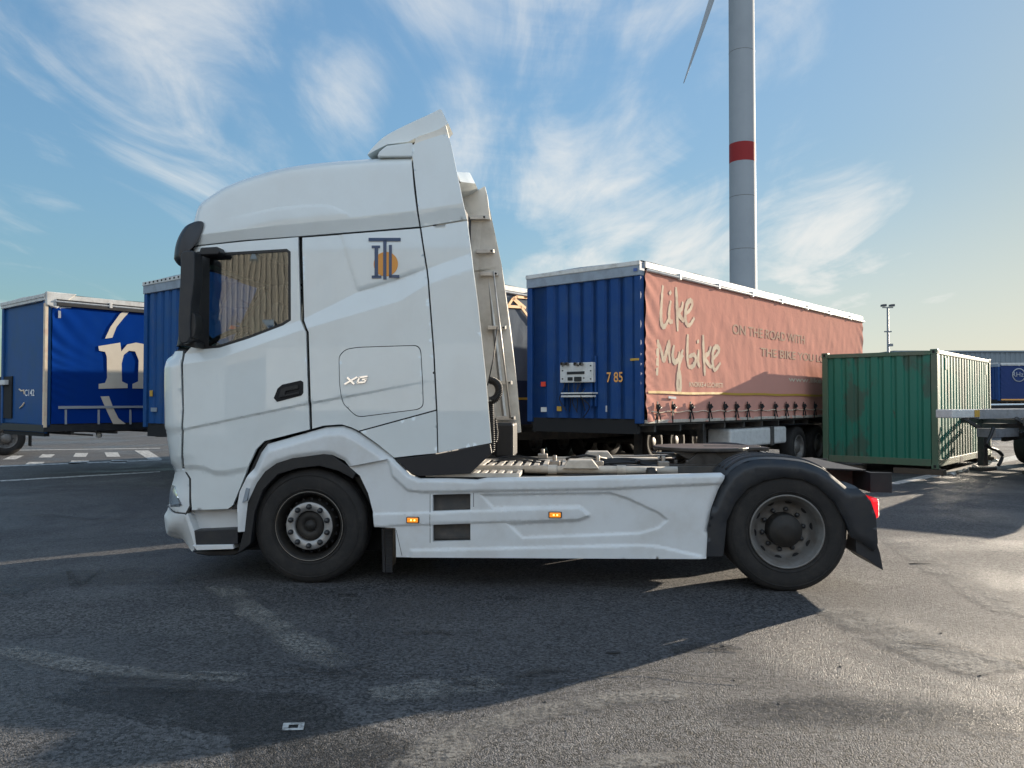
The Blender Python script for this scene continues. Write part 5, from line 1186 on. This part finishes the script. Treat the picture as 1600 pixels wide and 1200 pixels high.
q = F4_.pix(*z1_(6, 640), x=0); b = MB(); q2 = F4_.pix(*z1_(72, 850), x=0); b.bx(-.03, -.002, q2.y, q.y, q2.z, q.z + .1); b.build('coupling_recess', DARK, t4)
b = MB(); q = F4_.pix(*z1_(40, 640), x=-.03); b.bx(-.12, -.03, q.y - .1, q.y + .25, q.z - .08, q.z + .03); b.build('coupling_panel', PANELW, t4, bevel=.01)
for P in ([(110, 684), (122, 694), (136, 690), (138, 712)], [(138, 762), (128, 778), (112, 792)]):
    b = MB(); b.tube([tuple(F4_.pix(*z1_(x, y), x=-.01)) for x, y in P], .018, 5); b.build('tarpaulin_tie', PALE, t4)
b = MB(); b.bx(-.05, 7.35, .0, 2.5, .96, 1.10); b.build('base_frame', DARKPL, t4)
b = MB(); [b.tube([tuple(F4_.pix(x, y, y=.3)) for x, y in P], .02, 5) for P in ([(100, 672), (112, 678), (145, 680)], [(118, 665), (124, 672)], [(140, 664), (149, 672), (152, 680)])]; b.bx(3.0, 3.5, .2, .5, .85, .97); b.build('underframe_bracket', STEEL, t4)
b = MB(); q = F4_.pix(155, 680, y=.3); b.lathe([(.0, -.03), (.06, -.02), (.06, .02), (0, .03)], tuple(q), 14); b.build('reflector', PANELW, t4)
# vehicle behind the n body: only its rear wheel and mudflap show
F5_ = Frame(-14.9, 23.6, R(38))
t5 = tag(empty('flatbed_trailer', F5_), 'low trailer behind the letter n body, only its wheel and mudflap showing', 'trailer')
small_wheel(t5, 0, .0, .5, 1); small_wheel(t5, -1.3, 0, .5, 1); small_wheel(t5, 0, 2.4, .5, -1)
b = MB(); b.bx(-6, .9, -.02, 2.45, 1.15, 1.3); b.build('load_floor', FRAME, t5); b = MB(); b.bx(-6, .8, .7, .85, .8, 1.15); b.bx(-6, .8, 1.6, 1.75, .8, 1.15); b.build('chassis_beam', FRAME, t5)
b = MB(); b.bx(.62, .65, 0, .5, .25, 1.12); b.build('mudflap', RUB, t5); b = MB(); b.bx(-2, .7, 0, .45, 1.06, 1.1); b.build('mudguard', DARKPL, t5)
# trailer standing rear-on behind the red one: its underrun board and wheels show below
F6_ = Frame(3.45, 25.0, AZ)
t6 = trailer(F6_, 'curtain_trailer', 'trailer behind, its grey underrun board and wheels showing below the blue ribbed front', 'trailer', 'curtain side trailers parked in a row', cm=CUR_NAVY, wheels=(1.7, 3.0, 4.3), legs=0, zb=1.2)
b = MB(); q0 = F6_.pix(848, 672, x=-.12); q1 = F6_.pix(964, 691, x=-.12); b.bx(-.12, -.08, q1.y, q0.y, q1.z, q0.z); ub = b.build('underrun_board', PANELW, t6, bevel=.006)
q = F6_.pix(905, 684, x=-.125); q2 = F6_.pix(926, 684, x=-.125); vs, fs = text_mesh('KRONE', .12, .004); wd = max(v[0] for v in vs)
m = MB(); m.add([(-.124, q.y + v[0] * (q2.y - q.y) / wd, q.z + v[1]) for v in vs], fs); m.build('board_text', DARK, ub, recalc=False)
b = MB(); [b.bx(-.126, -.121, y - .05, y + .05, .40, .55) for y in (q0.y - .25, q1.y + .12)]; b.build('board_mark', REDT, ub)
# another one in the back row, wheels seen past the grey trailer's legs
F7_ = Frame(-.55, 24.2, AZ)
t7 = trailer(F7_, 'curtain_trailer', 'dark back-row trailer, its wheels seen beside the black box behind the cab', 'trailer', 'curtain side trailers parked in a row', cm=CUR_NAVY, wheels=(1.2, 2.5, 3.8), legs=0, zb=1.2)

# ------------------------------------------------------------------ green shipping container
GREEN = mat('container_green', (.014, .14, .088), .42, coat=.15, dirt=(.05, .095, .055), var=.85, vscale=1.1, coatr=.3, stretch=(1, 1, .45))
def weathered(name, base, d1, d2):
    m = bpy.data.materials.new(name); m.use_nodes = True; t = m.node_tree; p = t.nodes['Principled BSDF']; v = N(t, 'ShaderNodeTexCoord').outputs['Object']
    a = N(t, 'ShaderNodeMix', data_type='RGBA'); a.inputs[6].default_value = (*base, 1); a.inputs[7].default_value = (*d1, 1)
    t.links.new(M(t, 'MULTIPLY', RAMP(t, noise(t, v, 1.0, 9, .68, .3, (1, 1, .55), 0, (2.2, .6, 1.1)), .50, .58), .8), a.inputs[0])
    c = N(t, 'ShaderNodeMix', data_type='RGBA'); c.inputs[7].default_value = (*d2, 1); t.links.new(a.outputs[2], c.inputs[6])
    t.links.new(RAMP(t, noise(t, v, 5, 8, .75, 0, (1, 1, .35)), .62, .72), c.inputs[0]); t.links.new(c.outputs[2], p.inputs['Base Color'])
    p.inputs['Roughness'].default_value = .5
    return m
GREEN = weathered('container_green_worn', (.012, .155, .105), (.045, .085, .06), (.06, .045, .03))
GFR = weathered('container_frame_green', (.07, .13, .08), (.11, .13, .09), (.08, .05, .03))
TIMB = mat('dark_timber', (.07, .055, .04), .8)
FC = Frame(9.15, 17.2, R(49)); CWd, CL, CH, cb = 2.46, 5.6, 2.59, .0
ct = tag(empty('shipping_container', FC), 'weathered green steel shipping container standing on the asphalt right of the tractor', 'container')
corr_x(.10, CWd - .10, .20, CH - .12, .27, .036, x=.06).build('end_wall', GREEN, ct, recalc=False)
corr_y(.13, CL - .13, .20, CH - .10, .278, .036, y=.05).build('side_wall', GREEN, ct, recalc=False)
corr_y(.13, CL - .13, .20, CH - .10, .278, .036, y=CWd).build('side_wall', GREEN, ct, recalc=False)
b = MB(); b.bx(CL - .06, CL - .03, .1, CWd - .1, .15, CH - .1); b.build('door_end', GREEN, ct)
b = MB(); b.bx(.05, CL - .05, .05, CWd - .05, CH - .06, CH - .03); b.build('roof', GREEN, ct); b = MB(); b.bx(.05, CL - .05, .05, CWd - .05, .14, .2); b.build('floor', FRAME, ct)
for x in (0, CL - .13):
    for y in (0, CWd - .13):
        b = MB(); b.bx(x, x + .13, y, y + .13, .11, CH - .11); b.build('corner_post', GFR, ct, bevel=.01)
        for z in (0, CH - .115):
            b = MB(); b.bx(x - .006, x + .14, y - .006, y + .14, z, z + .118); cc_ = b.build('corner_casting', GFR, ct, bevel=.012)
            b = MB(); b.bx(x + .04, x + .10, y - .009, y + .0, z + .03, z + .09); b.bx(x - .009, x, y + .045, y + .095, z + .03, z + .09); b.build('casting_hole', DARK, cc_)
for y in (0.0, CWd - .09):
    b = MB(); b.bx(.14, CL - .14, y, y + .08, CH - .10, CH - .02); b.build('top_rail', GFR, ct, bevel=.006)
    b = MB(); b.bx(.14, CL - .14, y, y + .09, .05, .20); b.build('bottom_rail', GFR, ct, bevel=.006)
    b = MB(); [b.bx(x, x + .3, y - .004, y + .094, .04, .16) for x in (2.0, 3.7)]; b.build('fork_pocket', DARK, ct)
b = MB(); b.bx(0.0, .08, .14, CWd - .14, CH - .12, CH - .03); b.build('end_top_rail', GFR, ct, bevel=.006); b = MB(); b.bx(0.0, .08, .14, CWd - .14, .06, .21); b.build('end_bottom_rail', GFR, ct, bevel=.006)
b = MB(); [b.bx(x, x + .16, .005, .02, CH - .42, CH - .16) for x in (.75, 5.0)]; b.build('side_vent', GFR, ct)
ct.location.z = .125
for k, (x, y) in enumerate(((-.05, -.1), (CL - .25, -.1), (-.05, CWd - .9), (CL - .25, CWd - .9))):
    b = MB(); b.bx(x, x + .3, y, y + 1.0, 0, .12); o = b.build('timber_block', TIMB, bevel=.006); o.location = (FC.o[0], FC.o[1], 0); o.rotation_euler.z = FC.a
    tag(o, 'short dark timber block under a corner of the green container', 'timber block', 'timber blocks under the container')
# rubble along the foot of the container
for k in range(9):
    bm = bmesh.new(); bmesh.ops.create_icosphere(bm, subdivisions=2, radius=.05 + .03 * random.random())
    for v in bm.verts: v.co *= 1 + random.uniform(-.25, .25); v.co.z *= .6
    me = bpy.data.meshes.new('stone'); bm.to_mesh(me); bm.free(); me.materials.append(PANELW if k % 3 == 0 else CREAM)
    o = bpy.data.objects.new('stone', me); COL.objects.link(o); x = .4 + k * .62 + random.uniform(-.1, .1); y = -.14 + random.uniform(-.06, .06)
    o.location = (FC.o[0] + x * FC.c - y * FC.s, FC.o[1] + x * FC.s + y * FC.c, .02); tag(o, 'small pale stone lying along the foot of the green container', 'stone', 'stones along the container foot')

# ------------------------------------------------------------------ container chassis trailer at the right edge
GBAR = mat('chassis_bar_grey', (.26, .27, .29), .5, dirt=(.12, .11, .1), var=.5, vscale=6)
ang = math.atan2(1.4, 2.3); FX = Frame(8.75, 15.9, ang)
def skel(fr, label, L=9.0, extra=True):
    r = tag(empty('chassis_trailer', fr), label, 'trailer', 'empty container chassis trailers')
    b = MB(); b.bx(.0, .95, .0, .35, 1.25, 1.42); b.build('gooseneck_tip', PANELW, r, bevel=.02)
    b = MB(); b.bx(.95, 3.0, .0, .35, 1.22, 1.42); b.build('gooseneck', GBAR, r, bevel=.01)
    for y in (-.1, .95):
        b = MB(); b.bx(3.0, L, y, y + .13, 1.20, 1.42); b.build('main_beam', GBAR, r, bevel=.01)
    for x in np.arange(3.1, L, 1.15):
        b = MB(); b.bx(x, x + .12, -.65, 1.75, 1.08, 1.19); b.build('crossmember', FRAME, r)
    for x, y in ((3.1, -.1), (3.1, 1.05)):
        b = MB(); b.bx(x, x + .16, y, y + .16, .1, 1.3); b.bx(x - .18, x + .34, y - .1, y + .26, 0, .07); b.prism([(x, .9), (x - .8, 1.2), (x - .74, 1.26), (x, 1.0)], y + .05, y + .1); b.build('landing_leg', FRAME, r, bevel=.01)
    for x in (6.2, 7.5):
        small_wheel(r, x, -.6, .5, 1); small_wheel(r, x, 1.75, .5, -1)
    b = MB(); b.bx(2.6, 3.8, -.35, -.1, .45, 1.15); b.build('tool_box', BLACKPL, r, bevel=.02)
    return r
cx = skel(FX, 'empty grey container chassis trailer poking in at the right edge beside the green container', 9.0)
q = FX.pix(1527, 646, y=-.01); b = MB(); b.bx(q.x - .09, q.x + .09, -.012, -.003, q.z - .07, q.z + .07); b.build('yellow_sticker', YEL, cx)
P = [FX.pix(x, y, y=-.1) for x, y in [(1552, 668), (1548, 680), (1542, 694), (1548, 700), (1558, 704), (1566, 712), (1563, 722), (1560, 727)]]
b = MB(); b.tube([tuple(p) for p in cat([tuple(p) for p in P], 4)], .035, 8); b.build('hanging_hose', BLACKPL, cx)
q0, q1 = FX.pix(1556, 670, y=.1), FX.pix(1592, 682, y=.1); b = MB(); b.bx(q0.x, q1.x, .1, .5, q1.z, q0.z); b.build('hose_bracket', GBAR, cx); b = MB(); q0, q1 = FX.pix(1564, 662, y=.3), FX.pix(1600, 671, y=.3); b.bx(q0.x, q1.x + .5, .3, .7, q1.z, q0.z); b.prism([(q0.x, .85), (q1.x + .3, .95), (q1.x + .3, .80), (q0.x, .72)], .2, .3); b.build('under_bracket', FRAME, cx)
FL = Frame(10.3, 13.0, R(50)); fl = tag(empty('flatbed_trailer', FL), 'low flatbed trailer just outside the right edge of the view', 'trailer')
b = MB(); b.bx(0, 8, 0, 1.7, 1.15, 1.3); b.build('load_floor', FRAME, fl)
for y in (.3, 1.25):
    b = MB(); b.bx(.1, 8, y, y + .12, .9, 1.15); b.build('chassis_beam', FRAME, fl)
for x in (1.2, 5.4, 6.7): small_wheel(fl, x, .02, .48, 1); small_wheel(fl, x, 1.68, .48, -1)

# ------------------------------------------------------------------ far things
# wind turbine
TW = mat('turbine_white', (.33, .35, .37), .6, spec=.25, dirt=(.28, .30, .32), var=.5, vscale=.2); TR = mat('turbine_red', (.28, .025, .025), .6, spec=.2)
D_T = 128.0; XT = (1162.5 - 800) / FPX * D_T
wt = tag(empty('wind_turbine', loc=(XT, D_T, 0)), 'tall pale wind turbine tower with a red band rising behind the red curtain trailer', 'wind turbine')
HB = 1.56 + (629 + 180) / FPX * D_T
rad = lambda z: 2.18 - .22 * z / HB
zr0, zr1 = 1.56 + (629 - 253) / FPX * D_T, 1.56 + (629 - 223.5) / FPX * D_T
b = MB(); b.lathe([(rad(z), z) for z in (0, 10, 20, 30, zr0)], (0, 0, 0), 64, 'z'); b.lathe([(rad(z), z) for z in (zr1, 55, 70, HB - 1.6)], (0, 0, 0), 64, 'z'); b.build('tower', TW, wt)
for zz in (26.0, 34.5, 58.0):
    b = MB(); b.lathe([(rad(zz), zz - .05), (rad(zz) + .025, zz), (rad(zz), zz + .05)], (0, 0, 0), 64, 'z'); b.build('section_joint', RIMG, wt)
b = MB(); b.lathe([(rad(zr0) + .01, zr0), (rad(zr1) + .01, zr1)], (0, 0, 0), 64, 'z'); b.build('tower_band', TR, wt)
b = MB(); b.lathe([(0, -3.6), (1.2, -3.4), (1.9, -2), (2.0, 3), (1.6, 6.5), (0, 7.2)], (0, 0, HB), 24, 'y'); b.build('nacelle', TW, wt)
b = MB(); b.lathe([(0, -6.0), (.8, -5.7), (1.4, -4.9), (1.5, -3.7)], (0, 0, HB), 24, 'y'); hub = b.build('rotor_hub', TW, wt)
tipx, tipz = (1071 - 800) / FPX * (D_T - 5) - XT, 1.56 + (629 - 125) / FPX * (D_T - 5); dxx, dzz = tipx, tipz - HB; a0 = math.atan2(dzz, dxx); LB = math.hypot(dxx, dzz)
for k in range(3):
    m = MB(); secs = []; nn = 14
    for i in range(26):
        s = i / 25; r_ = 1.2 + (LB - 1.2) * s; ch = (1.0 if s < .04 else 1.75 * (1 - s) ** .85 * min(1, .35 + s * 6) + .12); th = ch * (.9 if s < .04 else .20); bend = .3 * math.sin(PI * s)
        for j in range(nn):
            a = 2 * PI * j / nn; secs.append((r_, th * .5 * math.sin(a) - 4.8, bend + ch * .5 * math.cos(a) * .9))
    m.add(secs, [(i * nn + j, i * nn + (j + 1) % nn, (i + 1) * nn + (j + 1) % nn, (i + 1) * nn + j) for i in range(25) for j in range(nn)] + [tuple(range(25 * nn, 26 * nn))], True)
    o = m.build('blade', TW, hub); o.matrix_local = Matrix.Translation((0, 0, HB)) @ Matrix.Rotation(-(a0 + 2 * PI * k / 3), 4, 'Y')
# light mast
LM = mat('mast_grey', (.2, .21, .22), .5)
DM_ = 82.0; XM = (1388.5 - 800) / FPX * DM_; zz_ = lambda py: 1.56 + (629 - py) / FPX * DM_
lm = tag(empty('light_mast', loc=(XM, DM_, 0)), 'thin light mast with two floodlights on its crossbar, behind the green container', 'light mast')
b = MB(); b.lathe([(.16, 0), (.10, zz_(480)), (0, zz_(479))], (0, 0, 0), 12, 'z'); b.bx(-.35, .35, -.1, .1, zz_(518) - .06, zz_(518) + .06); b.bx(.0, .45, -.15, .15, zz_(541), zz_(537)); b.build('pole', LM, lm)
b = MB(); b.bx(-.55, .55, -.05, .05, zz_(481), zz_(479.5)); b.build('crossbar', LM, lm)
for x in (-.42, .42):
    b = MB(); b.prism([(x - .22, zz_(478.5)), (x + .22, zz_(478.5)), (x + .2, zz_(475)), (x - .2, zz_(475.5))], -.25, .25); b.build('floodlight', mat('lamp_dark', (.06, .06, .07), .5), lm)
# hall and blue trailer at the right
HG = mat('hall_grey', (.20, .23, .25), .6, dirt=(.16, .18, .2), var=.4, vscale=.15)
FH = Frame(58, 96, 0); wh = tag(empty('warehouse', FH), 'long low grey warehouse on the horizon right of the green container', 'building')
m = corr_y(-12, 70, 0, 7.6, .6, .06); m.bx(-12, 70, .05, 30, 0, 7.55); m.build('wall', HG, wh, recalc=False); b = MB(); b.bx(-12.2, 70.2, -.2, 30.2, 7.6, 7.8); b.build('roof', HG, wh)
FB = Frame(29.6, 48.6, R(2)); t8 = trailer(FB, 'curtain_trailer', 'far blue trailer with a round emblem, parked in front of the long grey warehouse', 'trailer', 'curtain side trailers parked in a row', cm=curtain_mat('far_blue_curtain', (.035, .055, .15), (.03, .05, .12), .5, .1, .2), zb=1.75, legs=3, amp=.004)
b = MB(); b.bx(.1, 13.5, -.05, -.02, 1.70, 1.78); b.build('curtain_stripe', ORA, t8)
q = FB.pix(1592, 586, y=-.04); b = MB(); b.lathe([(.36, 0), (.42, 0), (.42, .01), (.36, .01)], (q.x, -.05, q.z), 28, 'y'); b.build('round_emblem', GREYP, t8); sidetext(t8, 'RHz', q.x - .45, q.z - .1, .42, GREYP, 'emblem_text', -.06)
for k, (px, Y) in enumerate([(1570, 36.0), (1612, 37.5)]):
    X = (px - 800) / FPX * Y; pc = tag(empty('parked_van', loc=(X, Y, 0), rz=R(8)), ['small white car parked beyond the chassis trailer at the right edge', 'white van parked just past the right edge'][k], 'car')
    b = MB(); b.prism([(-2.1, .45), (-2.1, .95), (-1.4, 1.05), (-.8, 1.5), (1.3, 1.52), (2.0, 1.05), (2.1, .5)], 0, 1.75); b.build('body', WHITE, pc, bevel=.08, seg=3)
    b = MB(); b.prism([(-1.25, 1.06), (-.75, 1.44), (1.25, 1.46), (1.75, 1.06)], -.01, 1.76); b.build('windows', DARK, pc)
    for x in (-1.3, 1.3): small_wheel(pc, x, -.02, .32, 1, detail=False); small_wheel(pc, x, 1.77, .32, -1, detail=False)

# ------------------------------------------------------------------ behind the camera: the hall whose ribbed wall mirrors in the cab glass
BEI = mat('hall_beige', (.36, .35, .33), .55, dirt=(.38, .35, .3), var=.4, vscale=.4)
FW_ = Frame(45, -24, R(176)); hb_ = tag(empty('warehouse', FW_), 'beige ribbed warehouse on the near side of the yard, out of frame', 'building')
corr_y(-20, 95, .3, 8.6, .26, .05).build('wall', BEI, hb_, recalc=False)
b = MB(); b.bx(-20, 95, .15, 30, 0, 9.4); b.build('roof', HG, hb_)
for k in range(7):
    x = -8 + k * 14; b = MB(); b.bx(x, x + 3.6, -.14, -.10, .1, 4.4); b.build('loading_door', GREYB, hb_)
CUR_W = curtain_mat('white_curtain', (.75, .76, .76), (.6, .6, .6), .5, .1, .2)  # the unseen trailers below are added for paint reflections and bounce light
trailer(Frame(-2, -15, R(190)), 'curtain_trailer', 'white curtain trailer added unseen behind the viewpoint for reflections and bounce light', 'trailer', 'trailers added behind the viewpoint for reflections', cm=CUR_W, L=12, legs=3)
trailer(Frame(22, -13, R(175)), 'curtain_trailer', 'blue curtain trailer added unseen behind the viewpoint for paint reflections', 'trailer', 'trailers added behind the viewpoint for reflections', cm=CUR_BLUE, L=12, legs=3)
trailer(Frame(5.5, -11, R(262)), 'curtain_trailer', 'white fronted trailer added end on, unseen behind the viewpoint, for paint reflections', 'trailer', 'trailers added behind the viewpoint for reflections', cm=CUR_NAVY, fm=WHITE_PL, L=12, legs=3)
# ------------------------------------------------------------------ litter and stones on the asphalt
def pebble(px, py, r, nm, label, mt, flat=.45, grp=None, long=1.0):
    bm = bmesh.new(); bmesh.ops.create_icosphere(bm, subdivisions=2, radius=r)
    for v in bm.verts: v.co *= 1 + random.uniform(-.22, .22); v.co.z *= flat; v.co.x *= long
    me = bpy.data.meshes.new(nm); bm.to_mesh(me); bm.free(); me.materials.append(mt); o = bpy.data.objects.new(nm, me); COL.objects.link(o); x, y = gp(px, py); o.location = (x, y, r * flat * .6); tag(o, label, nm.replace('_', ' '), grp)
STN = mat('stone_dark', (.06, .055, .05), .7)
for (px, py) in [(1313, 1042), (1532, 1056), (1147, 1063), (852, 1097), (1217, 1100), (1470, 990), (1130, 1010)]:
    pebble(px, py, .007 + .004 * random.random(), 'pebble', 'tiny dark pebble lying loose on the asphalt', STN, grp='pebbles on the asphalt')
pebble(958, 1021, .022, 'rubber_scrap', 'thin dark rubber scrap on the shaded asphalt below the side skirt', RUB, .3, None, 2.2)
pebble(1437, 881, .020, 'metal_strip', 'narrow dark strip on the sunlit asphalt right of the mudflap', RUB, .3, None, 5)
